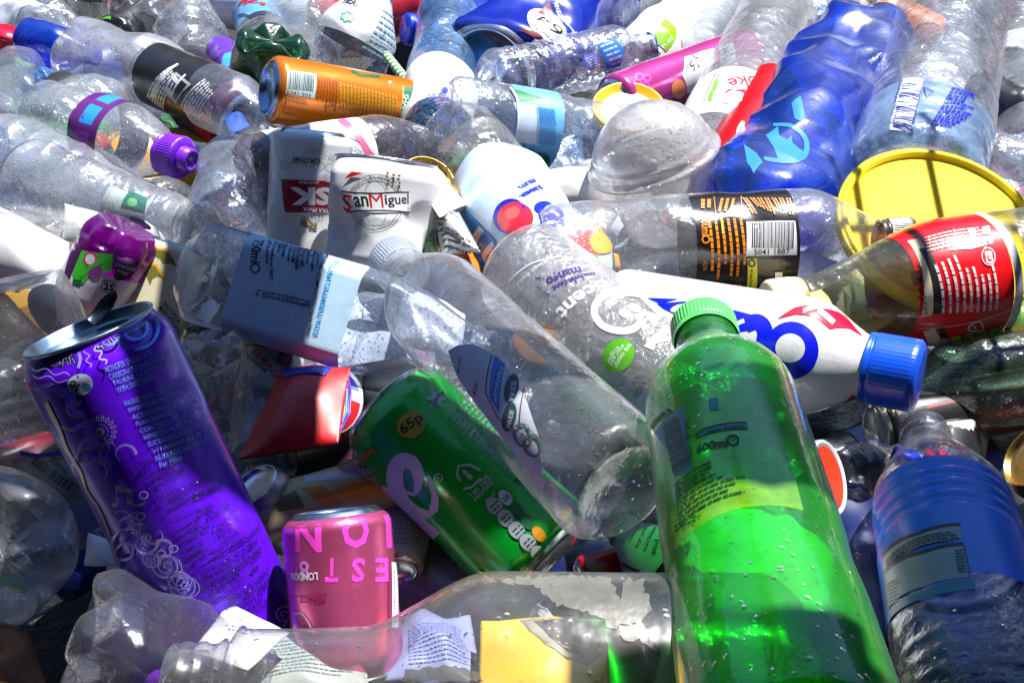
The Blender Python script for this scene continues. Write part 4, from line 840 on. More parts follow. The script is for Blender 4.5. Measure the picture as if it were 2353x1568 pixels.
# tyskie style white can, upside down
v = can_simple('drink_can', 'white beer can lying upside down with a dark red band, half in shade', (720, 300), (700, 600), 186, 22, -12, I(.74, .76, .78, rough=.25, coat=.4), build=False, see=('base', -.02), crush=.06, cell=1.0, seed=6, dents=((.6, 2.4, .5, .4, .12),))
a = Art(v, v.mb); rb = I(.28, .0, .02, coat=.4)
a.poly([A1(1865, 1190), A1(2150, 1200), A1(2240, 1225), A1(2240, 1400), A1(2150, 1405), A1(1895, 1410)], rb)
a.T('SK', A1(2200, 1300), A1(1920, 1300), 40, white_f, bold=.05); a.T('JASNE PELNE', A1(2115, 1210), A1(1985, 1207), 7, white_f, bold=.02); a.T('GRONIE', A1(2125, 1070), A1(1940, 1060), 13, black_f, bold=.02)
a.T('HERBATURA TYSKICH', A1(2300, 1080), A1(2055, 985), 9, grey_f); a.T('KSYKA PIWA', A1(2210, 1400), A1(2010, 1385), 9, white_f, bold=.02)
for i in range(6): a.ell(A1(1890 + i * 60, 1085 + 10 * math.cos(i)), 9, 9, I(.55, .5, .38), hw=.8)
a.ell(A1(2050, 1060), 18, 17, I(.55, .5, .38), hw=.9); a.T('1629', A1(2140, 1440), A1(2060, 1440), 9, black_f); a.path([A1(2000, 1440), A1(2040, 1450), A1(2100, 1520)], 3, I(.4, .3, .12)); a.T('RE', A1(2100, 1500), A1(1990, 1480), 14, I(.25, .18, .08), bold=.03)
v.mb.build('can_body', v.root)
# pink edged label bottle with dark purple collar
v = make_bottle('wine_bottle', 'small clear bottle with white pink edged label and dark purple ring at its open neck', 'bottle', (560, 400), (1028, 318), 168, 14, -6, pet((.78, .74, .80), .14, (.5, .46, .55), .08, .5, .35), neck=.42, neckL=.5, shoulder=1.9, crush=.02,
                lab=(.10, .545, I(.76, .77, .80, coat=.3), None, None, .006))
a = Art(v, v.labmb); a.path([A2(10, 790), A2(80, 850), A2(150, 930), A2(200, 1010), A2(260, 1085)], 8, I(.65, .12, .24)); a.path([A2(0, 880), A2(90, 920), A2(150, 950)], 1, black_f)
a.rows(A2(110, 965), A2(170, 1010), (-2, 7), 2, .5, grey_f, 3, .9, 4)
finish(v, v.labmb)
cm = MB(); v.lathe(cm, [(v.Lr - .52, .46), (v.Lr - .5, .50), (v.Lr - .2, .50), (v.Lr - .18, .45)], I(.04, .01, .09, coat=.5), 80); cm.build('neck_ring', v.root)
v = can_simple('drink_can', 'red can just showing beside the purple neck ring', (1040, 340), (960, 420), 110, -32, -45, I(.42, .0, .02, coat=.5))
# san miguel style crushed can
v = can_simple('crushed_can', 'crumpled white lager can with red and black gothic lettering across a globe', (862, 625), (885, 368), 222, 14, 6, I(.78, .79, .80, rough=.3, coat=.3), build=False, crush=.2, cell=.8, seed=3, flat=((0, .4),), dents=((.9, 1.0, .5, .5, .25), (-.9, .8, .5, .5, .18)), opening=False, tab=False, see=('top', -.12), keep=(0, 0))
a = Art(v, v.mb, .022); gr = I(.30, .31, .30); rdd = I(.60, .01, .02)
a.ell(A2(255, 1340), 56, 56, gr, hw=.9); a.ell(A2(255, 1340), 62, 63, gr, hw=.9); a.ell(A2(255, 1340), 28, 56, gr, hw=.6); a.rect(A2(60, 1340), A2(450, 1340), .6, gr)
a.poly([A2(60, 1270), A2(240, 1285), A2(460, 1270), A2(480, 1400), A2(250, 1410), A2(60, 1395)], I(.78, .79, .80, rough=.3, coat=.3))
a.T('S', A2(30, 1350), A2(108, 1345), 36, rdd, bold=.02, shear=.3); a.T('an', A2(112, 1340), A2(205, 1336), 24, black_f, bold=.02); a.T('M', A2(212, 1332), A2(300, 1330), 32, rdd, bold=.0); a.T('iguel', A2(312, 1335), A2(465, 1328), 30, black_f, bold=.015)
a.path([A2(30, 1270), A2(120, 1280), A2(250, 1284), A2(380, 1276), A2(470, 1275)], 1.6, black_f); a.path([A2(65, 1410), A2(160, 1398), A2(300, 1396), A2(400, 1400), A2(475, 1410)], 1.4, black_f)
for i, ch in enumerate('CERVEZA INTERNACIONAL'):
    t = math.radians(205 + i * 6.6); p = A2(255, 1340); r = 59; c = (p[0] + r * math.cos(t), p[1] + r * math.sin(t)); d = (-math.sin(t) * 2.2, math.cos(t) * 2.2)
    if ch != ' ': a.T(ch, (c[0] - d[0], c[1] - d[1]), (c[0] + d[0], c[1] + d[1]), 6.5, gr)
a.poly([A2(50, 1190), A2(100, 1140), A2(175, 1150), A2(100, 1175)], rdd); a.T('World Since', A2(240, 1500), A2(420, 1440), 7, gr); a.T('AN', A2(150, 1490), A2(210, 1510), 7, grey_f); a.T('Since', A2(120, 1530), A2(180, 1420), 12, gr, shear=.4)
for i in range(9): a.ell(A2(330 + (i * 37) % 110, 1150 + (i * 53) % 90), 2.5, 3.5, I(.18, .03, .02), rot=i * 40, n=7)
v.mb.build('can_body', v.root)
s = Sheet((935, 392, 22), (985, 378, 20), (1075, 470, 6), (1010, 500, 14), bulge=.004, wr=.0006, seed=9); mb = s.body(I(.76, .77, .78, rough=.3, coat=.3), ''); a = Art(s, mb); a.T('CELEBRATING 130 YEARS', (925, 392), (1040, 462), 10, grey_f, bold=.02); o = mb.build('torn_can_strip', solid=.0004, loc=s.A); tag(o, 'torn strip of white aluminium lettered 130 years beside the crushed lager can', 'metal strip')
# gold ended can
v = can_simple('drink_can', 'white can with a gold lacquered end facing up, its centre open and black', (930, 520), (985, 408), 140, -20, -10, I(.72, .73, .74), lidmat=gold, see=('top', .72), tab=False, holec=-1.2)
# foil pouch
s = Sheet((985, 455, 4), (1045, 470, 6), (1105, 580, -2), (1015, 590, -8), bulge=.012, wr=.0015, seed=12); mb = s.body(I(.60, .61, .60, rough=.25, metal=.4), ''); a = Art(s, mb)
for i, st in enumerate(('NUTRITION', 'OVEN', 'FAT', 'OF WHICH', 'CARBOHYDRATE', 'OF WHICH SUGARS', 'PROTEIN 0.4')):
    x, y = 1000 + i * 3.4, 488 + i * 13.5; a.T(st, (x, y), (x + 5.6 * len(st), y + 1.2 * len(st)), 8, black_f, bold=.02)
a.path([(1002, 530), (1010, 590)], 1, black_f); a.path([(1000, 533), (1060, 552)], 1, black_f)
o = mb.build('foil_pouch', solid=.0005, loc=s.A); tag(o, 'crinkled silver pouch printed with a nutrition table', 'pouch')
s = Sheet((935, 520, -6), (1000, 525, -6), (1000, 575, -12), (930, 565, -12), bulge=.008, wr=.001, seed=13); mb = s.body(I(.25, .65, .30, rough=.35), ''); a = Art(s, mb)
for i in range(4): a.rect((940, 535 + i * 9), (995, 530 + i * 10), 1.6, I(.5, .8, .5))
o = mb.build('wrapper', solid=.0005, loc=s.A); tag(o, 'light green striped wrapper below the gold can end', 'wrapper')
s = Sheet((1000, 578, -14), (1090, 575, -14), (1110, 640, -18), (1040, 620, -18), bulge=.008, wr=.002, seed=14); o = s.body(I(.80, .18, .01, rough=.4), '').build('wrapper', solid=.0005, loc=s.A); tag(o, 'orange wrapper corner under the silver pouch', 'wrapper')
# fruit drink bottle, crushed, with summer fruits label
v = make_bottle('juice_bottle', 'crushed clear bottle with pale blue label of cherries, strawberry and summer fruits lettering', 'bottle', (1050, 310), (1400, 770), 232, 6, -14, pet((.95, .95, .93), .14, (.75, .73, .68), .06, .7, .1), crush=.15, cell=1.0, seed=14, petals=5, neck=.5,
                lab=(.27, .88, I(.60, .76, .92, rough=.35, coat=.2), -1.55, 1.55, .02), keep=(0, .6), dents=((-.5, 2.0, .9, .15, .10), (.4, 3.0, .8, .18, .10), (0, .9, .8, .3, .15)))
a = Art(v, v.labmb, .034); nb = I(.0, .01, .45); rr = I(.80, .02, .04); lb_ = I(.72, .82, .93)
a.T('SUMMER', A2(1350, 1245), A2(1215, 1315), 15, nb, bold=.04); a.T('FRUITS', A2(1305, 1200), A2(1205, 1255), 14, nb, bold=.04)
a.ell(A2(1150, 1440), 38, 40, nb, rot=20); a.ell(A2(1185, 1455), 41, 37, rr, rot=10); a.ell(A2(1165, 1420), 18, 14, I(.85, .12, .12), rot=-30); a.path([B2(1125, 210), B2(1138, 250), B2(1125, 300)], 3.5, I(0, .2, .03)); a.ell(B2(1130, 250), 8, 18, I(.02, .35, .05))
a.ell(A2(1370, 1385), 22, 14, nb); 
for i, ch in enumerate(('O', 'a', 's', 'is')):
    x, y = 1300 + 8 * i, 90 + 62 * i; p, q_ = B2(x + 40, y + 60 - 25), B2(x + 55, y - 45 + 10); 
    a.ell(B2(x + 25, y), 30, 24, nb, rot=30); a.T(ch, B2(x - 25, y + 12), B2(x + 70, y - 8), 30, white_f, bold=.05)
a.ell(B2(1510, 250), 46, 34, nb, rot=35); a.ell(B2(1530, 265), 40, 32, rr, rot=35)
for i in range(14): a.ell(B2(1470 + (i * 41) % 120, 205 + (i * 29) % 110), 2.4, 1.6, I(.8, .6, .1), n=7)
a.poly([B2(1510, 340), B2(1560, 325), B2(1610, 340), B2(1580, 385), B2(1540, 370)], I(.05, .5, .05)); a.ell(B2(1640, 240), 30, 34, I(.85, .45, .02), rot=30)
a.poly([A2(800, 1440), A2(860, 1385), A2(980, 1520), A2(1060, 1600), B2(950, 460), B2(820, 250)], I(.04, .26, .60)); a.poly([B2(830, 240), B2(890, 145), B2(920, 175), B2(860, 290)], white_f); a.T('Widely', B2(848, 262), B2(905, 180), 8, black_f)
a.poly([B2(870, 300), B2(935, 195), B2(945, 215), B2(885, 320)], nb); a.T('best served cool', B2(880, 312), B2(938, 208), 7, white_f); a.T('50-80', B2(745, 130), B2(800, 210), 13, nb, bold=.02)
a.poly([B2(905, 330), B2(970, 240), B2(1065, 345), B2(985, 440)], white_f); a.bars(B2(985, 265), B2(925, 375), (26, 31), black_f, 8, 14)
finish(v, v.labmb)
# volvic-like label bottle
v = make_bottle('water_bottle', 'clear water bottle with a sky blue label and dark green pines, beaded inside', 'bottle', (1018, 262), (1560, 352), 176, 8, -8, pet((.97, .98, 1), .13, (.7, .76, .86), .05, .5, .4), neck=.42, neckL=.4, shoulder=1.8, petals=5, pamp=.22, crush=.012, see=('base', .28), rings=((3.2, 4.6, 3, .03),),
                lab=((1185, 290), (1292, 312), I(.14, .46, .85, coat=.3), None, None, .006))
a = Art(v, v.labmb); pn = I(.0, .18, .05)
a.poly([A2(1140, 590), A2(1200, 600), A2(1350, 650), A2(1280, 668), A2(1190, 670)], pn); a.poly([A2(1165, 680), A2(1320, 700), A2(1330, 960), A2(1190, 940), A2(1200, 800)], I(.55, .68, .84))
a.rows(A2(1205, 690), A2(1205, 920), (0, 0), 1, 1, nb, 1); a.rows(A2(1310, 710), A2(1445, 730), (0, 4.2), 20, .5, I(.03, .20, .55), 5, .9, 9)
r = random.Random(5)
for i in range(46):
    t = i / 45; x = 1175 + 215 * t; y = 1075 - 8 * t; hgt = (150 - 95 * t) * r.uniform(.5, 1.1); a.poly([A2(x - 14, y), A2(x + 14, y + 4), A2(x + r.uniform(-10, 10), y - hgt)], I(0, r.uniform(.08, .22), .04))
a.poly([A2(1160, 1070), A2(1390, 1065), A2(1400, 1105), A2(1250, 1100)], pn); a.ell(A2(1340, 1110), 24, 8, I(.02, .12, .05), rot=5); a.ell(A2(1345, 1108), 18, 5, white_f, rot=5)
a.path([A2(1140, 590), A2(1185, 660), A2(1195, 780), A2(1175, 930), A2(1160, 985)], 2, white_f); finish(v, v.labmb)
# dome cup
v = lathe_thing('dome_cup', 'dusty clear cup with a domed lid standing lidded and tilted in the middle', 'cup', (1545, 520), (1465, 240), 296, 14, 34,
                [(0, .001), (0, .66), (.05, .70), (.30, .80), (.31, .84), (.34, .82), (.55, .93), (.555, 1.03), (.575, 1.05), (.595, 1.03), (.60, .95), (.66, .95), (.67, .92), (.73, .88), (.80, .79), (.87, .66), (.93, .48), (.97, .30), (.99, .15), (1, .001)],
                pet((.84, .83, .83), .50, (.80, .78, .78), .14, .4, .12, smear=.2), 'cup_and_dome', see=('top', .35))
sp = MB(); r = random.Random(4); a = Art(v, sp, .004)
for i in range(70):
    th, z = r.uniform(-1.3, 1.3), r.uniform(.15, .92) * v.Lr; e = r.uniform(.004, .012); a.put([(th + e * math.cos(t), z + e * math.sin(t)) for t in (0, 1.2, 2.5, 3.8, 5)], [(0, 1, 2, 3, 4)], I(.08, .06, .05, rough=.9))
o = sp.build('dirt_specks', v.root)
v = lathe_thing('dome_cup', 'pale plastic dome half hidden at the left of the big dusty dome cup', 'cup', (1400, 470), (1330, 372), 110, -20, -10, [(0, .8), (.3, .98), (.5, 1), (.7, .9), (.9, .5), (1, .001)], pet((.9, .9, .9), .6, (.68, .68, .70), .15, .3), 'cup_wall', see=('top', .3))
s = Sheet((1225, 400, 2), (1400, 395, 4), (1420, 480, 0), (1240, 470, -4), bulge=.015, wr=.002, seed=17); o = s.body(I(.80, .80, .82, rough=.8), '').build('crumpled_paper', solid=.0006, loc=s.A); tag(o, 'crumpled white paper between the fruit label and the dusty dome', 'paper')
# yellow lid
c = P(2163, 520, .024); nrm = Vector((.05, -.36, .93)).normalized(); R_ = 240 / F * depth(c)
v = V(raw=(c - nrm * .006, nrm * .008, R_)); rt = root('yellow_lid', 'big round bright yellow plastic lid crossed by thin bar shadows', 'lid', c); v.root = rt
yl = I(.90, .74, .0, rough=.7); L = v.Lr
mb = MB(); rows = [(L * .55, .001), (L * .55, .3), (L * .55, .6), (L * .55, .885), (L * .6, .90), (L * .98, .915), (L * 1.02, .93), (L * 1.02, .955), (L * .9, .965), (L * .8, .97), (L * .8, .985), (L * .7, 1), (0, 1.0), (0, .97), (L * .4, .95), (L * .4, .001)]
v.lathe(mb, rows, yl, 160); mb.build('lid_disc', rt)
s = Sheet((1900, 375, 0), (1985, 385, -2), (1960, 480, 0), (1885, 470, -4), bulge=.012, wr=.005, seed=19); o = s.body(I(.50, .33, .24, rough=.7), '', n=40).build('crumpled_paper', solid=.0006, loc=s.A); tag(o, 'crumpled brownish paper at the left edge of the yellow lid', 'paper')
# big blue crushed bottle
v = make_bottle('water_bottle', 'flattened cobalt blue bottle leaning diagonally in the upper right', 'bottle', (1992, 55), (1715, 530), 246, 30, 12, blue_p, neck=.5, neckL=.1, shoulder=.7, crush=.2, cell=.95, seed=31, flat=((.2, .25),), dents=((.1, 2.2, .35, 1.2, .25), (.5, .2, .4, .5, .4)), nth=130, nz=140, petals=0, keep=(0, 0))
mb = MB(); a = Art(v, mb, .012); bb = I(.02, .22, .85)
a.path([A3(x, y) for x, y in [(650, 830), (760, 835), (840, 890), (870, 960), (850, 1040), (760, 1070), (620, 1060), (590, 1045)]], lambda t: 3 + 3 * math.sin(3 * t), bb); a.poly([A3(x, y) for x, y in [(600, 900), (680, 840), (690, 900), (740, 930), (770, 900), (775, 950), (850, 1010), (800, 1060), (680, 1060), (650, 980)]], bb)
a.poly([A3(770, 690), A3(830, 640), A3(860, 780), A3(830, 810), A3(790, 790)], bb); a.poly([A3(455, 960), A3(540, 1020), A3(580, 1080), A3(520, 1155), A3(475, 1080)], bb)
mb.build('label_remnant', v.root)
# red cola can behind
v = can_simple('drink_can', 'red cola can with white script wedged under the left edge of the blue bottle', (1775, 200), (1650, 440), 140, 14, 6, I(.42, .0, .006, rough=.3, coat=.3), build=False, crush=.0)
a = Art(v, v.mb); a.path([A3(350, 980), A3(400, 930), A3(420, 850), A3(450, 810), A3(430, 900), A3(380, 970)], 3, white_f); a.path([A3(480, 900), A3(520, 840), A3(500, 800), A3(560, 790)], lambda t: 6 - 3 * t, white_f); a.path([A3(380, 980), A3(440, 960), A3(470, 930)], 4, white_f)
v.mb.build('can_body', v.root)
# diet cola clear bottle
v = make_bottle('cola_bottle', 'clear misted cola bottle with white label and red script left of the red can', 'bottle', (1790, 20), (1610, 430), 205, 10, -10, pet((.92, .93, .95), .32, (.74, .74, .76), .08, .7, .5), flute=(5, .12, -.5, 1.0), petals=5, pamp=.25, crush=.02, waist=(1.6, .06, .5), lab=((1672, 262), (1738, 165), I(.76, .77, .78, coat=.3), None, None, .006))
a = Art(v, v.labmb); a.T('Coke', A3(620, 570), A3(360, 560), 44, I(.65, .01, .03), shear=.4, bold=.01); a.T('CALORIES', A3(560, 700), A3(385, 685), 9, black_f); a.rows(A3(300, 490), A3(220, 700), (-8, 0), 2, .5, grey_f, 4); a.ell(A3(265, 570), 6, 14, I(.2, .6, .05), rot=15); a.ell(A3(235, 640), 6, 12, I(.2, .6, .05), rot=15)
a.path([A3(500, 635), A3(430, 600), A3(360, 600), A3(330, 620)], lambda t: 3.5 - 2 * t, I(.65, .01, .03)); a.ell(A3(400, 640), 30, 14, I(.5, .52, .55), rot=-20, hw=2)
finish(v, v.labmb)
# clear barcode bottle at right
v = make_bottle('water_bottle', 'large clear water bottle with barcode and blue print above the yellow lid', 'bottle', (2088, 450), (2200, -30), 272, 10, 45, pet((.97, .985, 1), .20, (.72, .80, .92), .05, .8, .25), rings=((.4, 3.0, 7, .02),), crush=.03, neck=.45, neckL=.1, shoulder=.9, 
                lab=((2095, 340), (2140, 182), pet((.55, .72, .95), .55, (.40, .60, .90), .1, .5), -1.3, 1.4, .01))
a = Art(v, v.labmb, .024); bk = I(.01, .02, .20); a.poly([A3(1515, 530), A3(1645, 535), A3(1560, 895), A3(1425, 870)], white_f); a.bars(A3(1512, 560), A3(1445, 850), (43, 8), bk, 9, 34); a.T('5 032022 402198', A3(1505, 545), A3(1440, 830), 8, bk)
a.path([A3(1645, 590), A3(1710, 615), A3(1665, 655), A3(1645, 590)], 1.4, bk, smooth=False); a.T('BOTTLE RECYCLABLE', A3(1640, 560), A3(1735, 570), 6, bk); a.rows(A3(1830, 590), A3(2010, 650), (-4.5, 8), 12, .5, bl, 12, .6, 7)
finish(v, v.labmb)
# ------------------------------------------------------------------ back of the heap, gaps and the far corners
q1 = dict(nth=72, nz=80)
c1 = pet((.98, .99, 1), .10, (.80, .88, .98), .05, .8, .15); c2 = pet((.97, .985, 1), .15, (.80, .88, .98), .07, .7, .3); c3 = pet((.985, .99, 1), .06, (.85, .9, 1), .04, 1.0, .1, wsc=60)
def B(label, p0, p1, w, l0, l1, m=None, name='water_bottle', cat='bottle', **k):
    for a_, b_ in q1.items(): k.setdefault(a_, b_)
    k.setdefault('crush', .09); k.setdefault('cell', .9)
    return make_bottle(name, label, cat, p0, p1, w, l0, l1, m or c1, **k)
# top left
B('misty crushed bottle bulging in the upper left above the black labelled one', (170, 130), (500, 215), 196, -12, -22, pet((.92, .93, .97), .42, (.62, .63, .72), .14, .4, .2), crush=.17, cell=1.0, seed=41, name='crushed_bottle', petals=5, pamp=.3, keep=(0, .2))
B('large clear bottle with its rounded base toward the viewer, left of the green crushed one', (440, 185), (440, -60), 186, -30, -20, c2, see=('base', .45), rings=((.8, 2.2, 4, .03),))
B('clear ridged bottle lying behind the purple capped bottle', (78, 335), (330, 205), 195, -24, -30, c2, rings=((.5, 3, 7, .04),), crush=.03)
v = B('bright blue bottle with a white and green spot, top left corner', (60, 90), (220, 130), 105, -8, -14, blue_p, crush=.06, seed=5); mb = MB(); a = Art(v, mb); a.ell((137, 97), 8, 8, white_f); a.ell((137, 108), 6, 4, I(.1, .5, .1)); mb.build('sticker', v.root)
B('small blue tinted bottle below the bright blue one', (90, 190), (160, 175), 70, -10, -12, blue_t, crush=.1, seed=6)
v = lathe_thing('bottle_cap', 'shiny red cap at the far left near the top', 'cap', (18, 105), (22, 72), 66, -10, 0, [(0, 1), (.8, 1), (1, .9), (1, .001)], I(.7, .01, .04, rough=.2, coat=.5), 'cap_shell', see=('top', .5))
B('clear bottle crossing the top left corner', (-60, 20), (210, 70), 120, -20, -30, c3, crush=.12, seed=7)
B('clear bottle on the far left edge below the red cap', (-30, 300), (70, 130), 130, -18, -26, c2, crush=.1, seed=8)
B('greenish clear bottle between the blue bottle and the misty one', (30, 190), (110, 240), 80, -22, -30, greeny, crush=.1, seed=9)
v = B('dark bottle with black label and a lime green strip at the top', (260, 90), (400, 5), 100, -30, -36, pet((.4, .4, .38), .2, (.1, .1, .1)), lab=(.1, .6, black_f, None, None, .006)); a = Art(v, v.labmb); a.poly([A1(648, 128), A1(735, 110), A1(735, 140), A1(645, 155)], I(.12, .45, .02)); finish(v, v.labmb)
B('clear square bottle half hidden at the top behind the misty one', (330, 80), (480, -40), 130, -32, -32, c1, sq=.9, petals=0, rings=((1, 2.5, 3, .04),))
v = B('blue labelled bottle with dark red lettering upside down at the top edge', (620, 130), (560, -60), 110, -24, -28, c1, lab=(.2, .95, I(.10, .32, .62, coat=.3), None, None, .006)); a = Art(v, v.labmb); a.T('via', A1(1765, 40), A1(1575, 40), 32, I(.35, .0, .03), bold=.03, shear=.2)
a.path([A1(1580, 110), A1(1620, 100), A1(1660, 115), A1(1700, 95), A1(1760, 90)], 3.5, I(.02, .03, .12)); finish(v, v.labmb)
v = B('small bottle with purple and blue label left of the green crushed base', (560, 200), (500, 100), 80, -30, -34, c1, lab=(.1, .8, I(.10, .02, .35), None, None, .006)); a = Art(v, v.labmb); a.poly([(515, 125), (560, 125), (545, 160), (510, 150)], I(.05, .35, .8)); finish(v, v.labmb)
B('large clear beaded bottle beside the green base, pointing away at the top', (655, 225), (725, -60), 190, -36, -34, c2, crush=.05, petals=5, seed=11)
B('crushed dark green bottle with its notched base up', (625, 75), (610, 330), 160, -14, -50, green_d, name='crushed_bottle', crush=.16, cell=.8, seed=12, petals=4, pamp=.5, see=('base', .35), nth=110, dents=((0, 0, .35, .6, .4),))
v = B('clear bottle with white label of upside down dark lettering and a green cloud mark', (785, 178), (888, -70), 186, 8, 8, c3, petals=0, base=.35, lab=(.30, .95, I(.77, .79, .80, coat=.3), None, None, .006), see=('base', .12)); a = Art(v, v.labmb)
a.T('Princes', A2(205, 70), A2(35, 15), 18, I(.03, .04, .10), bold=.01); a.T('Gate', A2(120, 20), A2(30, -8), 16, I(.03, .04, .10), bold=.01)
pc = A2(70, 112); a.path([(pc[0] + (15 + 2.5 * math.sin(7 * t)) * math.cos(t), pc[1] + (10 + 2 * math.sin(7 * t)) * math.sin(t)) for t in np.linspace(0, 6.28, 30)[:-1]], 1.5, I(.05, .55, .25), closed=True)
a.rows(A2(300, 60), A2(400, 130), (-7, 12), 8, .3, I(.25, .45, .5), 4, .8, 6); a.rect(A2(285, 245), A2(310, 225), 2, I(.1, .5, .4)); finish(v, v.labmb)
v = lathe_thing('bottle_cap', 'royal blue cap to the right of the white labelled bottle at the top', 'cap', (955, 70), (928, 66), 72, -8, -8, [(0, 1), (.8, 1), (1, .88), (1, .001)], I(.005, .03, .55, coat=.3), 'cap_shell', see=('top', .35))
# striped straw
def straw():
    A_, B_ = P(888, 128, -.008), P(962, 222, .004); ax = B_ - A_; L = ax.length; v = V(raw=(A_, ax, .0042)); rt = root('drinking_straw', 'green and white striped paper straw above the orange can', 'straw', A_)
    mb = MB(); g, w_ = I(.06, .42, .03, rough=.5), I(.80, .80, .76, rough=.5); n = 36; nz = int(v.Lr / .12); V_ = []; 
    th = np.linspace(0, 2 * math.pi, n, endpoint=False); Z, T = np.meshgrid(np.linspace(0, v.Lr, nz), th, indexing='ij'); P_ = v.map(T, Z, np.ones_like(Z)).reshape(-1, 3)
    F_ = grid_faces(nz, n, True); gf, wf = [], []
    for i, f in enumerate(F_):
        r_, c_ = divmod(i, n); (gf if ((r_ * .12 + c_ / n * 2.6) % 2.6) < 1.3 else wf).append(f)
    mb.add(P_, gf, g); mb.add(P_, wf, w_); mb.build('straw_tube', rt)
straw()
v = B('sky blue tinted crushed bottle with white label at its lower end', (1028, 28), (1000, 350), 158, -2, -6, blue_t, crush=.08, cell=.9, seed=15, petals=5, pamp=.25, rings=((.5, 3.4, 6, .05),), lab=(.60, .9, I(.74, .76, .80), None, None, .012), nth=100, shoulder=.8, neckL=.1)
a = Art(v, v.labmb); a.rows(A2(700, 615), A2(560, 650), (3, 5.4), 10, .5, I(.12, .14, .5), 4, .85, 7); a.ell(A2(710, 605), 7, 7, I(.0, .02, .5)); finish(v, v.labmb)
s = Sheet((1050, 135, -30), (1125, 130, -30), (1130, -30, -30), (1050, -30, -30), bulge=.01, wr=.0015, seed=22); mb = s.body(I(.01, .03, .50, rough=.25, coat=.5), ''); a = Art(s, mb); a.T('LUC', (1084, 2), (1086, 62), 28, I(.55, .62, .75), bold=.03); o = mb.build('packet', solid=.0006, loc=s.A); tag(o, 'shiny royal blue packet with white capital letters at the top edge', 'packet')
v = can_simple('crushed_can', 'crumpled navy beer can with white oval and large numerals at the top', (1125, 165), (1385, -15), 245, -6, -6, I(.006, .02, .30, rough=.25, coat=.6), build=False, crush=.16, cell=1.0, seed=16, dents=((-.3, 1.3, .5, .3, .25),), opening=False, tab=False)
a = Art(v, v.mb); a.ell(A2(1385, 175), 52, 30, I(.78, .80, .82), rot=38); a.T('64', A2(1470, 235), A2(1330, 115), 38, black_f, bold=.0, shear=.0); a.T('Kronenbourg', A2(1440, 300), A2(1310, 195), 10, black_f, bold=.02)
mr_ = I(.22, .02, .03); a.poly([A2(1320, 85), A2(1400, 15), A2(1430, 105)], mr_); a.poly([A2(1190, 205), A2(1300, 210), A2(1370, 265), A2(1290, 250)], mr_)
a.T('SAVEUR SATISFAIRE', A2(1560, 215), A2(1440, 20), 8, white_f, bold=.02); a.T('BRASSERIE', A2(1375, 345), A2(1290, 275), 8, white_f, bold=.02); v.mb.build('can_body', v.root)
v = can_simple('drink_can', 'plain silver can end with open mouth under the small ridged water bottle', (1230, 260), (1128, 168), 96, -30, -16, I(.02, .03, .12), see=('top', .62), tab=False, holec=-.6)
v = B('clear ridged half litre bottle with blue water print, lying in front of the navy can', (1120, 190), (1492, 108), 138, 4, 2, pet((.97, .98, 1), .14, (.68, .74, .92), .04, .9, .2, wsc=60), neck=.46, neckL=.5, shoulder=1.0, rings=((.5, 3.9, 9, .05),), crush=.05, cell=.8, seed=17, nth=110)
mb = MB(); a = Art(v, mb); bz = I(.02, .22, .70); a.poly([A2(1720, 300), A2(1840, 258), A2(1900, 340), A2(1870, 440), A2(1780, 460)], bz); a.rows(A2(1735, 310), A2(1835, 270), (6, 10), 5, .35, I(.6, .7, .9), 3, .8, 3)
a.T('STILL', A2(1830, 480), A2(1835, 545), 9, nb, bold=.03); a.T('500ml', A2(1805, 480), A2(1805, 555), 9, nb, bold=.03); a.T('SPRING WATER', A2(1865, 455), A2(1885, 540), 7, nb, bold=.02); a.poly([A2(1630, 370), A2(1700, 345), A2(1740, 400), A2(1680, 470), A2(1620, 440)], I(.12, .14, .5)); a.rows(A2(1640, 390), A2(1700, 365), (3, 5), 5, .4, I(.6, .65, .85), 3, .8, 3)
mb.build('print', v.root)
cm = MB(); v.lathe(cm, [(v.Lr - .08, .50), (v.Lr - .02, .51), (v.Lr, .47)], I(.02, .08, .45), 60); cm.build('neck_ring', v.root)
B('clear smooth bottle above the ridged one, behind the navy can', (1350, 75), (1500, -40), 160, -20, -20, c2, crush=.03, seed=18)
v = B('clear bottle with bright white label and lime green square', (1700, -60), (1430, 195), 160, -12, -18, c1, lab=(.2, .88, I(.76, .78, .80, coat=.2), None, None, .006)); a = Art(v, v.labmb); a.poly([A2(2140, 165), A2(2175, 125), A2(2240, 185), A2(2240, 260), A2(2175, 345), A2(2120, 300)], I(.22, .60, .0)); a.poly([A2(2100, 225), A2(2140, 180), A2(2165, 290), A2(2120, 300)], I(.3, .65, .05))
a.T('Rec', A2(2150, 320), A2(2215, 240), 10, white_f); a.rows(A2(2060, 430), A2(2150, 350), (4, 4), 3, .5, I(.5, .6, .7), 3); finish(v, v.labmb)
v = can_simple('drink_can', 'long slim pink and silver gin can below the lime square label', (1405, 235), (1720, 118), 118, -6, -6, I(.55, .05, .28, rough=.22, metal=.4, coat=.5), build=False, crush=.01)
a = Art(v, v.mb); a.poly([A3(60, 380), A3(180, 340), A3(255, 320), A3(245, 480), A3(200, 575), A3(80, 620), A3(45, 500)], I(.70, .72, .76)); a.poly([A3(200, 500), A3(255, 420), A3(240, 560), A3(90, 610)], grey_f); a.path([A3(275, 320), A3(260, 400), A3(265, 480)], 3.5, I(.3, .03, .14)); a.poly([A3(290, 310), A3(380, 285), A3(380, 480), A3(285, 470)], I(.72, .73, .75))
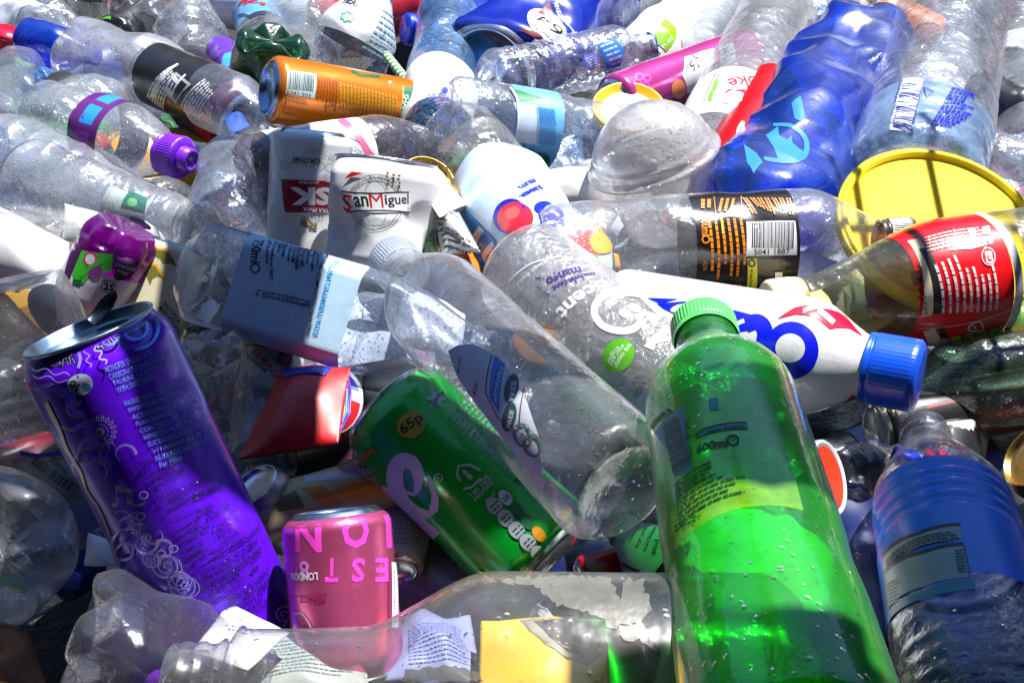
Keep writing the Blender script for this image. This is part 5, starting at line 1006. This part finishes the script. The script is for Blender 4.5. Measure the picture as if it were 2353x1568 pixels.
a.T("n's", A3(150, 345), A3(115, 470), 26, black_f, shear=.3); a.T('& TONIC', A3(110, 370), A3(70, 470), 8, I(.35, .05, .18)); a.T('ONLY £1', A3(330, 300), A3(300, 460), 13, black_f, bold=.03); a.poly([A3(0, 640), A3(80, 620), A3(240, 560), A3(230, 620), A3(60, 700), A3(0, 690)], I(.28, .03, .12))
for (x, y) in ((2000, 510), (2050, 520), (1985, 550), (2040, 570)): a.ell(A2(x, y), 8, 7, I(.8, .05, .45), hw=2)
a.ell(A3(20, 590), 16, 22, I(.85, .25, .1)); v.mb.build('can_body', v.root)
v = can_simple('drink_can', 'plum coloured can under the pink gin can', (1530, 265), (1760, 190), 90, -36, -36, I(.16, .02, .07, coat=.4))
c = P(1442, 262, -.004); nrm = Vector((0, -.3, .95)).normalized(); v = V(raw=(c, nrm * .008, 84 / F * depth(c))); v.root = root('tub_lid', 'small yellow tub rim with white and blue middle behind the dusty dome', 'lid', c)
mb = MB(); v.lathe(mb, [(0, 1), (v.Lr, 1), (v.Lr * 1.1, .97), (v.Lr, .93), (v.Lr * .6, .80), (v.Lr * .5, .74)], I(.85, .48, .01), 80); mb.build('rim', v.root); mb = MB(); v.lathe(mb, [(v.Lr * .5, .74), (v.Lr * .5, .3)], white_f, 60); v.lathe(mb, [(v.Lr * .5, .3), (v.Lr * .5, .001)], I(.12, .45, .8), 60); mb.build('lid_panel', v.root)
B('misted clear bottle pointing away at the top, right of the lime square', (1600, 150), (1670, -50), 140, -16, -16, c2, seed=19, petals=5, pamp=.2, crush=.03)
v = lathe_thing('bottle_cap', 'teal green cap at the top edge near the misted bottle', 'cap', (1598, 45), (1570, -10), 66, -14, -10, [(0, 1), (.8, 1), (1, .88), (1, .001)], I(.0, .28, .20, coat=.3), 'cap_shell')
B('clear round based bottle behind the blue one at the top', (1872, 165), (1850, -60), 118, -16, -22, c3, see=('base', .3))
v = B('bottle with white label and black outlined letters at the top edge', (1790, 60), (1960, -50), 110, -26, -26, c1, lab=(.1, .9, I(.76, .76, .72), None, None, .006)); a = Art(v, v.labmb)
for k, (x, y) in enumerate(((1000, 15), (1040, 60), (960, 40))): a.rect(A3(x - 60, y + 5), A3(x + 60, y - 2 + 10 * k), 6, black_f); a.rect(A3(x - 50, y + 5), A3(x + 50, y - 2 + 10 * k), 3.4, white_f)
finish(v, v.labmb)
B('yellowish clear bottle at the top edge left of the orange and black can', (1960, 120), (1960, -60), 100, -24, -24, pet((.95, .9, .65), .25, (.7, .65, .4)), seed=20)
s = Sheet((1900, 62, -12), (1975, 50, -12), (1985, 20, -12), (1920, 20, -12), bulge=.006, wr=.003, seed=23); o = s.body(I(.03, .12, .5, rough=.4), '').build('wrapper', solid=.0005, loc=s.A); tag(o, 'scrap of blue and white wrapper above the top of the blue bottle', 'wrapper')
v = can_simple('drink_can', 'orange and black can with white slanted letters at the top right', (2145, 115), (1995, 35), 140, -8, -8, I(.85, .22, .0, coat=.5), build=False, see=('top', -.05)); a = Art(v, v.mb)
a.path([A3(1310, 90), A3(1340, 120), A3(1345, 180), A3(1330, 230)], 10, black_f); a.T('Tan', A3(1375, 215), A3(1495, 75), 34, white_f, bold=.05); a.ell(A3(1480, 185), 5, 5, I(.9, .5, .05)); v.mb.build('can_body', v.root)
v.mb = None
B('clear bottle on the right edge near the top', (2380, 380), (2320, 10), 150, -14, -20, c2, seed=24, rings=((.5, 3, 5, .03),))
B('black glossy crushed bottle on the right edge', (2250, 195), (2400, 300), 100, -2, -4, I(.01, .012, .014, coat=.8), crush=.12, seed=25, name='crushed_bottle', petals=5)
s = Sheet((2285, 112, -4), (2380, 120, -4), (2380, 70, -6), (2290, 78, -6), bulge=.008, wr=.001, seed=26); o = s.body(I(.74, .77, .82), '').build('paper_scrap', solid=.0005, loc=s.A); tag(o, 'white paper scrap on the right edge near the top', 'paper')
B('clear fluted bottle base peeping over the right side of the yellow lid', (2210, 350), (2480, 420), 130, 2, -10, c3, petals=5, pamp=.4, see=('base', .1), seed=27, flute=(8, .12, -.5, .9), nth=110)
B('clear bottle at the upper right corner behind the barcode bottle', (2330, 60), (2270, -50), 160, -30, -30, c2, seed=28, crush=.06)
# left side
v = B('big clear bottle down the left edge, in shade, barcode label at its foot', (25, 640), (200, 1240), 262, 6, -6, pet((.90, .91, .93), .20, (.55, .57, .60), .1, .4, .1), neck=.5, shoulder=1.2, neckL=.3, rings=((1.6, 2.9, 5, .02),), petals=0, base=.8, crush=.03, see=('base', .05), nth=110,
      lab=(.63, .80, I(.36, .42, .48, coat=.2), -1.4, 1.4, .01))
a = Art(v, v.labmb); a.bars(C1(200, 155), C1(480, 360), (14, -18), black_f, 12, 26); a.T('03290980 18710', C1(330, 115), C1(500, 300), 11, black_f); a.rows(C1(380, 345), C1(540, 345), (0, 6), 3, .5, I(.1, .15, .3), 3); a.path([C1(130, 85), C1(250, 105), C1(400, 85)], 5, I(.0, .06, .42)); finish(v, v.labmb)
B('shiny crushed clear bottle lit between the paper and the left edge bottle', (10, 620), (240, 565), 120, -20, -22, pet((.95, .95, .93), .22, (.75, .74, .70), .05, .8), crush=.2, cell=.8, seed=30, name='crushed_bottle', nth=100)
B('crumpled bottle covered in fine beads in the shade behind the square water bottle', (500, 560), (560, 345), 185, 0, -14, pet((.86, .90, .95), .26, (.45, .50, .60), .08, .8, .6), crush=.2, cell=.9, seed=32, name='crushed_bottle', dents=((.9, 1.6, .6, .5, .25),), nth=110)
B('dark blue looking clear bottle in shade left of the white beer can', (650, 400), (440, 350), 130, -30, -34, pet((.45, .58, .80), .16, (.15, .22, .36)), crush=.06, seed=33)  # clear plastic tinted dark blue, its shade put into the colour
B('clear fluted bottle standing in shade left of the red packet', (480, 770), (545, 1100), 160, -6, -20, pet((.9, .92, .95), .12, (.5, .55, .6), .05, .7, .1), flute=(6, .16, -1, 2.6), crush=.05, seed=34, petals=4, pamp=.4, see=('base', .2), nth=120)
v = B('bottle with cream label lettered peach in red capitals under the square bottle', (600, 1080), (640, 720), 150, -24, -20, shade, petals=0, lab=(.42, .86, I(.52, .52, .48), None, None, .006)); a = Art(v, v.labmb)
a.T('E & PEACH', (583, 805), (640, 876), 17, I(.42, .06, .02), bold=.03); a.T('NATURAL FLAVOUR', (545, 800), (612, 856), 9, black_f, bold=.02); a.poly([(530, 780), (610, 790), (608, 800), (528, 792)], I(.1, .16, .02)); a.ell((655, 822), 14, 18, I(.05, .05, .05), rot=30, hw=1.4); finish(v, v.labmb)
v = can_simple('drink_can', 'black cola can with red, white and blue round emblem behind the red packet', (630, 985), (985, 925), 232, -28, -30, I(.006, .006, .009, coat=.5), build=False); a = Art(v, v.mb)
cx, cy0 = 766, 920; a.ell((cx, cy0), 68, 78, I(.62, .64, .68), rot=12, n=40); a.ell((cx, cy0), 64, 74, I(.75, .75, .78), rot=12, n=40)
up_ = [(cx + 62 * math.cos(t), cy0 + 72 * math.sin(t)) for t in np.linspace(math.radians(190), math.radians(345), 16)]; a.poly(up_ + [(cx + 30, cy0 - 30), (cx, cy0 - 35)], I(.0, .03, .50, coat=.4))
dn_ = [(cx + 62 * math.cos(t), cy0 + 72 * math.sin(t)) for t in np.linspace(math.radians(5), math.radians(170), 16)]; a.poly(dn_ + [(cx - 20, cy0 - 6), (cx + 20, cy0 - 10)], I(.72, .01, .02, coat=.4)); v.mb.build('can_body', v.root)
s = Sheet((548, 1058, -8), (778, 1020, 2), (806, 846, 12), (650, 845, 0), bulge=.012, wr=.0005, seed=35); mb = s.body(I(.50, .003, .006, rough=.4, coat=.1), '', n=40); a = Art(s, mb)
for k, col in enumerate(((.6, .25, .02), (.65, .6, .02), (.15, .5, .05), (.05, .45, .7), (.02, .06, .5), (.15, .02, .35))): a.path([(776 + k * 4.2, 850), (785 + k * 4.2, 900), (782 + k * 4.2, 950), (762 + k * 4, 990), (744 + k * 4, 1022)], 2.3, I(*col))
for st, p, q_ in (('rse', (745, 862), (749, 908)), ('pals', (728, 866), (737, 925))): a.T(st, p, q_, 26, white_f, bold=.09); a.T(st, p, q_, 20, I(.6, .01, .02), bold=.02)
a.poly([(650, 850), (700, 846), (765, 846), (748, 866), (655, 874)], I(.0, .03, .42)); o = mb.build('sweet_packet', solid=.0006, loc=s.A); tag(o, 'glossy red sweet packet with rainbow edge and white lettering', 'packet')
v = can_simple('drink_can', 'silver can end glinting in the gap right of the purple can', (690, 1230), (582, 1112), 136, -24, -18, I(.25, .26, .28, metal=.5), see=('top', .5), opening=False, tab=False, lidmat=metal((.6, .62, .66), .2))
v = can_simple('drink_can', 'khaki can with orange leaves lying behind the pink can', (590, 1190), (935, 1090), 130, -18, -14, I(.42, .38, .16, rough=.4), build=False); a = Art(v, v.mb)
a.poly([(760, 1130), (800, 1110), (870, 1100), (890, 1140), (820, 1150)], I(.55, .20, .01)); a.poly([(690, 1120), (740, 1115), (790, 1150), (740, 1160)], I(.5, .17, .01)); a.poly([(620, 1150), (680, 1125), (700, 1165), (640, 1175)], I(.12, .11, .03)); a.rect((700, 1100), (900, 1085), 7, I(.5, .5, .52)); v.mb.build('can_body', v.root)
B('reddish clear crushed bottle squeezed between the black cola can and the green can', (820, 1110), (990, 870), 120, -8, 0, pet((.85, .75, .78), .16, (.5, .35, .38), .06, .6, .1), crush=.12, cell=.9, seed=36, name='crushed_bottle')
B('clear crushed bottle under the neck of the long clear bottle, wet with drops', (800, 760), (1110, 830), 190, -20, -14, pet((.93, .95, 1), .16, (.7, .75, .9), .05, .7, .4), crush=.12, cell=.9, seed=37, name='crushed_bottle')
v = can_simple('drink_can', 'cream can with fine net print between the pink and green cans', (915, 1310), (950, 1130), 110, -30, -30, I(.50, .48, .40), build=False); a = Art(v, v.mb)
for k in range(9): a.path([(905 + k * 7, 1160), (915 + k * 7, 1200), (905 + k * 7, 1250)], .5, black_f); a.path([(900, 1160 + k * 11), (960, 1170 + k * 11)], .5, black_f)
v.mb.build('can_body', v.root)
v = B('grey green labelled bottle of dark serif print between green can and bottle', (1560, 1330), (1400, 1190), 190, -22, -20, pet((.7, .2, .2), .3, (.35, .02, .02)), petals=0, lab=(.08, .80, I(.30, .38, .38), None, None, .006)); a = Art(v, v.labmb); tx = I(.02, .03, .03)
for i, st in enumerate(('This is the p', 'by any other b', 'exclusive p', 'and a d')): a.T(st, C2(1880 + i * 48, 670 + i * 25), C2(1975 + i * 40, 470 + i * 25 + (0 if i < 2 else 30)), 13, tx)
for k in range(3): a.path([C2(1750 + 14 * k, 700 + 16 * k), C2(1850 + 14 * k, 800 + 12 * k), C2(1950, 845 + 6 * k)], 1.6, tx)
finish(v, v.labmb)
v = can_simple('drink_can', 'red can lying deep under the grey green label', (1330, 1330), (1480, 1290), 100, -44, -44, I(.30, .0, .01, coat=.4))
# bottom left
v = make_bottle('water_bottle', 'clear bottle seen end on at the bottom left, its star shaped base toward the viewer', 'bottle', (18, 1290), (-120, 1180), 352, 40, -60, pet((.96, .97, .98), .20, (.72, .74, .78), .05, .3, .05), see=('base', .93), petals=5, pamp=.5, nth=180, base=.6, crush=.02)
e = MB(); v.lathe(e, [(.20, .001), (.16, .05), (.19, .10), (.15, .15), (.17, .2), (.13, .24)], pet((.95, .95, .97), .3, (.7, .7, .72), .05, .2), 60); e.build('base_nub', v.root)
v = can_simple('drink_can', 'dark red can in the shadow at the left edge below the clear bottle', (-60, 1130), (160, 1060), 170, -30, -40, I(.20, .0, .01, coat=.4))
s = Sheet((195, 1300, 0), (265, 1300, 4), (262, 1245, 6), (205, 1225, 4), bulge=.002, wr=.0003, seed=38); mb = s.body(I(.76, .78, .80), ''); a = Art(s, mb); a.bars((212, 1245), (222, 1295), (42, 6), I(.01, .03, .25), 7, 12); a.T('5 032', (203, 1240), (210, 1295), 9, black_f); o = mb.build('torn_label', solid=.0004, loc=s.A); tag(o, 'small white barcode label left of the purple can foot', 'label')
s = Sheet((-40, 1600, -20), (120, 1610, -20), (60, 1450, -26), (-40, 1440, -26), bulge=.01, wr=.004, seed=39); o = s.body(I(.30, .11, .03, rough=.6), '').build('wrapper', solid=.0006, loc=s.A); tag(o, 'rusty brown wrapper in the bottom left corner', 'wrapper')
v = can_simple('drink_can', 'purple and black can hidden beneath the crumpled bottle at the bottom left', (420, 1560), (260, 1420), 150, -22, -22, I(.20, .02, .55, coat=.4))
# seen through the lowest bottle
s = Sheet((1098, 1640, 4), (1402, 1640, 4), (1392, 1424, -2), (1105, 1428, -2), bulge=.012, wr=.0006, seed=44); mb = s.body(I(.90, .52, .01, rough=.45), '', n=40); a = Art(s, mb)
a.poly([(1195, 1428), (1300, 1426), (1388, 1428), (1390, 1500), (1350, 1530), (1300, 1515), (1250, 1480), (1215, 1450)], I(.30, .28, .20)); a.poly([(1225, 1430), (1300, 1428), (1370, 1430), (1376, 1490), (1345, 1512), (1300, 1498), (1262, 1466)], I(.02, .022, .03))
for i in range(6): a.ell((1262 + i * 19, 1446 + (i * 17) % 40), 4, 3, I(.5, .33, .03), n=7)
o = mb.build('label_sheet', solid=.0005, loc=s.A); tag(o, 'bright yellow label with a dark curved patch seen through the lowest bottle', 'label')
s = Sheet((880, 1580, -14), (1110, 1580, -14), (1080, 1430, -20), (930, 1420, -20), bulge=.01, wr=.003, seed=40); mb = s.body(I(.30, .33, .60), ''); a = Art(s, mb); a.rows((940, 1450), (1060, 1450), (0, 7), 12, .35, I(.2, .25, .6), 5, .9, 14); o = mb.build('wrapper', solid=.0005, loc=s.A); tag(o, 'lilac printed wrapper behind the shoulder of the lowest bottle', 'wrapper')
s = Sheet((520, 1600, 0), (850, 1600, 0), (830, 1470, -6), (540, 1460, -6), bulge=.006, wr=.002, seed=41); mb = s.body(I(.38, .42, .40), ''); a = Art(s, mb); a.rows((560, 1492), (800, 1482), (0, 8), 10, .35, I(.25, .33, .33), 6, .7, 22); o = mb.build('paper_scrap', solid=.0005, loc=s.A); tag(o, 'printed pale green paper under the neck of the lowest bottle', 'paper')
v = can_simple('drink_can', 'dull pink can lying under the neck end of the lowest bottle', (960, 1530), (700, 1500), 150, -30, -34, I(.45, .08, .18, coat=.3))
s = Sheet((1560, 1420, -10), (1950, 1420, -10), (1880, 1180, -14), (1570, 1180, -14), bulge=.02, wr=.004, seed=42); o = s.body(I(.80, .82, .78, rough=.6), '', n=40).build('pale_sheet', solid=.0006, loc=s.A); tag(o, 'crumpled pale sheet added under the green bottle to make it glow', 'paper')  # pale sheet added to throw light back through the green bottle
s = Sheet((1500, 1590, -20), (1800, 1600, -20), (1780, 1470, -24), (1520, 1470, -24), bulge=.02, wr=.003, seed=43); o = s.body(I(.16, .19, .10, rough=.6), '').build('cardboard_scrap', solid=.0008, loc=s.A); tag(o, 'dark green card beneath the foot of the green bottle', 'card')
# dark right corner
c = P(1895, 1098, .012); nrm = Vector((.75, -.35, .55)).normalized(); v = V(raw=(c, nrm * .002, 88 / F * depth(c))); v.root = root('foil_seal', 'round red and white peel off lid tucked behind the green bottle', 'lid', c)
mb = MB(); v.lathe(mb, [(0, .001), (v.Lr, .001), (v.Lr, .9), (v.Lr * 1.5, .95), (v.Lr, 1), (0, 1)], I(.60, .62, .66, coat=.3), 80); v.zs = np.array([0, 1]); mb.build('lid_disc', v.root)
mb = MB(); t = np.linspace(0, 2 * math.pi, 50, endpoint=False); mb.add(np.concatenate([v.map(t, np.full(50, v.Lr + .01), np.full(50, .84)), v.map(np.array([0.]), np.array([v.Lr + .01]), np.array([.0]))]), [(i, (i + 1) % 50, 50) for i in range(50)], I(.50, .03, .0)); mb.build('printed_disc', v.root)
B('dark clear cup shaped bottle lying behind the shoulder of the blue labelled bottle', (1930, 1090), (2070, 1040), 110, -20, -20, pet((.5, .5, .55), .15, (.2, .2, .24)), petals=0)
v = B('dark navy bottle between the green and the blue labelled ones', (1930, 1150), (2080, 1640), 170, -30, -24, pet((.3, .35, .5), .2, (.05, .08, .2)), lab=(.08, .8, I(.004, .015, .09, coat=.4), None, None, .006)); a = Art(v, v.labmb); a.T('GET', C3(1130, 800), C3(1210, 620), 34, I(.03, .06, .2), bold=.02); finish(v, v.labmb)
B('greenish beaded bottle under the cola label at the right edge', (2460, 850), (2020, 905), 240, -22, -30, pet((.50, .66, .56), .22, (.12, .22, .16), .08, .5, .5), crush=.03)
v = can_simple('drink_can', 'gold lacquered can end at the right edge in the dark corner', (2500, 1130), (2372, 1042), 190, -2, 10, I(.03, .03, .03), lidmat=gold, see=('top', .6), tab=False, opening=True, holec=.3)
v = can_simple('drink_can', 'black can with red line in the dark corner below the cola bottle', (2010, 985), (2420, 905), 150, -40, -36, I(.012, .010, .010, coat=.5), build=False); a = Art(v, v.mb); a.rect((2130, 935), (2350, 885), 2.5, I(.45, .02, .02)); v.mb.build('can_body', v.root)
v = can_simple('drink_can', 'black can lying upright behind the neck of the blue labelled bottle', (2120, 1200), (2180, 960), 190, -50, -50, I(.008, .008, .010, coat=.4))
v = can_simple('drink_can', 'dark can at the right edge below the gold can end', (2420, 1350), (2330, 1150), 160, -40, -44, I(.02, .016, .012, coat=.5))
cr = MB(); r = random.Random(3); cm_ = I(.62, .50, .28, rough=.8); c0 = P(2022, 938, -.004)
for i in range(26):
    p = c0 + Vector((r.gauss(0, .004), r.gauss(0, .003), r.uniform(0, .004))); e = r.uniform(.0005, .0016)
    vs = [p + Vector((r.uniform(-1, 1), r.uniform(-1, 1), r.uniform(-1, 1))).normalized() * e for _ in range(4)]; cr.add([tuple(q) for q in vs], [(0, 1, 2), (0, 2, 3), (0, 3, 1), (1, 2, 3)], cm_)
o = cr.build('crumbs', smooth=False); o['kind'] = 'stuff'; o['label'] = 'pale crumbs beside the blue cap'
# small red, white caps seen in the shoulder of the right bottle
v = lathe_thing('bottle_cap', 'small blue cap caught behind the neck of the blue labelled bottle', 'cap', (2075, 1062), (2085, 1035), 62, -6, 0, [(0, 1), (.8, 1), (1, .9), (1, .001)], I(.0, .03, .7), 'cap_shell')
v = lathe_thing('bottle_cap', 'small red cap caught behind the neck of the blue labelled bottle', 'cap', (2150, 1068), (2160, 1042), 66, -6, 0, [(0, 1), (.8, 1), (1, .9), (1, .001)], I(.6, .0, .03), 'cap_shell')

# loose litter filling the gaps
def litter():
    r = random.Random(9)
    caps_ = [(.02, .08, .6), (.75, .77, .8), (.6, .01, .02), (.03, .4, .08), (.8, .35, .01), (.02, .02, .02)]
    for k in range(26):
        x, y = r.uniform(30, 2320), r.uniform(30, 1400); y = y - 500 if 1200 < x < 1520 and 950 < y < 1250 else y; c = P(x, y, r.uniform(-.045, -.012)); n = Vector((r.gauss(0, .6), r.gauss(-.2, .6), .8)).normalized(); v = V(raw=(c, n * .012, .0145))
        v.root = root('bottle_cap', 'loose plastic bottle cap in a gap of the heap', 'cap', c, 'loose caps in the gaps'); m_ = I(*r.choice(caps_)); mb = MB()
        th = np.linspace(0, 2 * math.pi, 96, endpoint=False); rr = np.array([(.05, .85), (0, .9), (0, 1), (.3, 1), (v.Lr - .08, 1), (v.Lr, .92), (v.Lr, .001)]); Z, T = np.meshgrid(rr[:, 0], th, indexing='ij')
        mb.add(v.map(T, Z, rr[:, 1][:, None] * (1 + .03 * np.cos(24 * T))).reshape(-1, 3), grid_faces(len(rr), 96, True), m_); mb.build('cap_shell', v.root)
    cols = [(.75, .76, .78), (.7, .7, .66), (.6, .03, .03), (.03, .12, .5), (.75, .5, .05), (.1, .4, .12), (.5, .38, .25), (.7, .72, .75)]
    for k in range(44):
        x, y = r.uniform(20, 2330), r.uniform(20, 1500); w_, h_ = r.uniform(25, 70), r.uniform(18, 50); a_ = r.uniform(0, 3); ca, sa = math.cos(a_), math.sin(a_); l_ = r.uniform(-50, -16)
        q = [(x + u * ca * w_ - t * sa * h_, y + u * sa * w_ + t * ca * h_, l_ + r.uniform(-6, 6)) for u, t in ((-.5, .5), (.5, .5), (.5, -.5), (-.5, -.5))]
        s = Sheet(*q, bulge=r.uniform(0, .008), wr=.002, seed=100 + k); o = s.body(I(*r.choice(cols), rough=.6), '', n=16).build('litter_scrap', solid=.0004, loc=s.A); tag(o, 'small crinkled scrap of paper or film caught in the heap', 'scrap', 'small scraps caught in the gaps')
litter()

# ------------------------------------------------------------------ buried layer: what shows through the clear ones
def buried():
    r = random.Random(77); mats_hi = [c1, c2, c3, c2, c1, blue_t, pet((.96, .97, 1), .4, (.7, .75, .84), .12, .6, .2)]; mats_lo = [shade, c1, shade, olive, pet((.6, .6, .65), .1, (.15, .16, .2))]  # near bottles take the darker plastics, with shade in their colour
    caps = [I(.02, .08, .6), white_f, I(.5, .01, .02), None, None, None, I(.05, .4, .08)]
    labs = [I(.10, .30, .75), white_f, white_f, I(.78, .80, .82), I(.6, .02, .03), I(.05, .35, .10), I(.70, .74, .80), I(.02, .06, .35)]
    rng = []
    for iy, y in enumerate(np.arange(.12, 1.38, .085)):
        hw = .30 + y * .5
        for x in np.arange(-hw, hw, .15): rng.append((x + r.uniform(-.04, .04), y + r.uniform(-.03, .03)))
    for k, (x, y) in enumerate(rng):
        ang = r.uniform(0, 6.28); L = r.uniform(.15, .22); R_ = r.uniform(.026, .034); z = r.uniform(-.10, -.062)
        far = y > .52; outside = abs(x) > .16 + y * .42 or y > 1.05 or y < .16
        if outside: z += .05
        ax = Vector((math.cos(ang) * L, math.sin(ang) * L, r.uniform(-.03, .03))); A_ = Vector((x, y, z)) - ax / 2
        can = r.random() < (.12 if far else .3)
        if can:
            col = r.choice([(.6, .02, .03), (.02, .1, .5), (.7, .72, .74), (.03, .3, .06), (.75, .4, .02), (.02, .02, .03)]) if far else r.choice([(.2, .01, .01), (.01, .02, .1), (.2, .2, .2), (.01, .01, .012)])  # near cans take darkened copies of the colours, shade put in
            v = V(raw=(A_, ax * .6, R_), crush=.05, seed=k); v.keep = (.1, .1); L_ = v.Lr
            v.root = root('buried_can', 'painted drink can buried deep in the heap', 'drink can', A_, 'cans buried deep in the heap')
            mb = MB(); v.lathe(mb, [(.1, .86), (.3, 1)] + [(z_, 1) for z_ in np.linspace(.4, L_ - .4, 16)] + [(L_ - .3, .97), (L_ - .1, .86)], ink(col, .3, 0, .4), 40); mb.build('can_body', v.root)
            mb = MB(); v.lathe(mb, [(L_ - .1, .86), (L_, .86), (L_ - .04, .82), (L_ - .15, .76), (L_ - .12, .6), (L_ - .13, .001)], alu, 40); mb.build('lid', v.root)
            mb = MB(); v.lathe(mb, [(.1, .86), (0, .74), (.1, .6), (.25, .001)], alu, 40); mb.build('can_base', v.root)
        else:
            v = V(raw=(A_, ax, R_), crush=r.choice((.08, .16, .26)), seed=k, petals=5, cell=.9); v.keep = (.2, .6)
            zs, rs = side_profile(v.Lr, .3, .42, .45, 1.3, ((.6, 2.4, 5, .03),) if r.random() < .4 else (), None, 46, False); v.zs, v.rs = zs, rs
            v.root = root('buried_bottle', 'crushed clear bottle buried deep in the heap', 'bottle', A_, 'bottles buried deep in the heap')
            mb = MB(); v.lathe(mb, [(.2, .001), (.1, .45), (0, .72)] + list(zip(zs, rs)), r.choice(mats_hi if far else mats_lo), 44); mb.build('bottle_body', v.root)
            cp = r.choice(caps)
            if cp: mb = MB(); v.lathe(mb, [(v.Lr - .35, .5), (v.Lr, .5), (v.Lr + .05, .45), (v.Lr + .05, .001)], cp, 40); mb.build('cap', v.root)
            if r.random() < (.6 if far else .4): add_label(v, .25, .62, r.choice(labs) if far else r.choice([labs[0], labs[5], labs[7]]), None, None, .02).build('label', v.root)
buried()
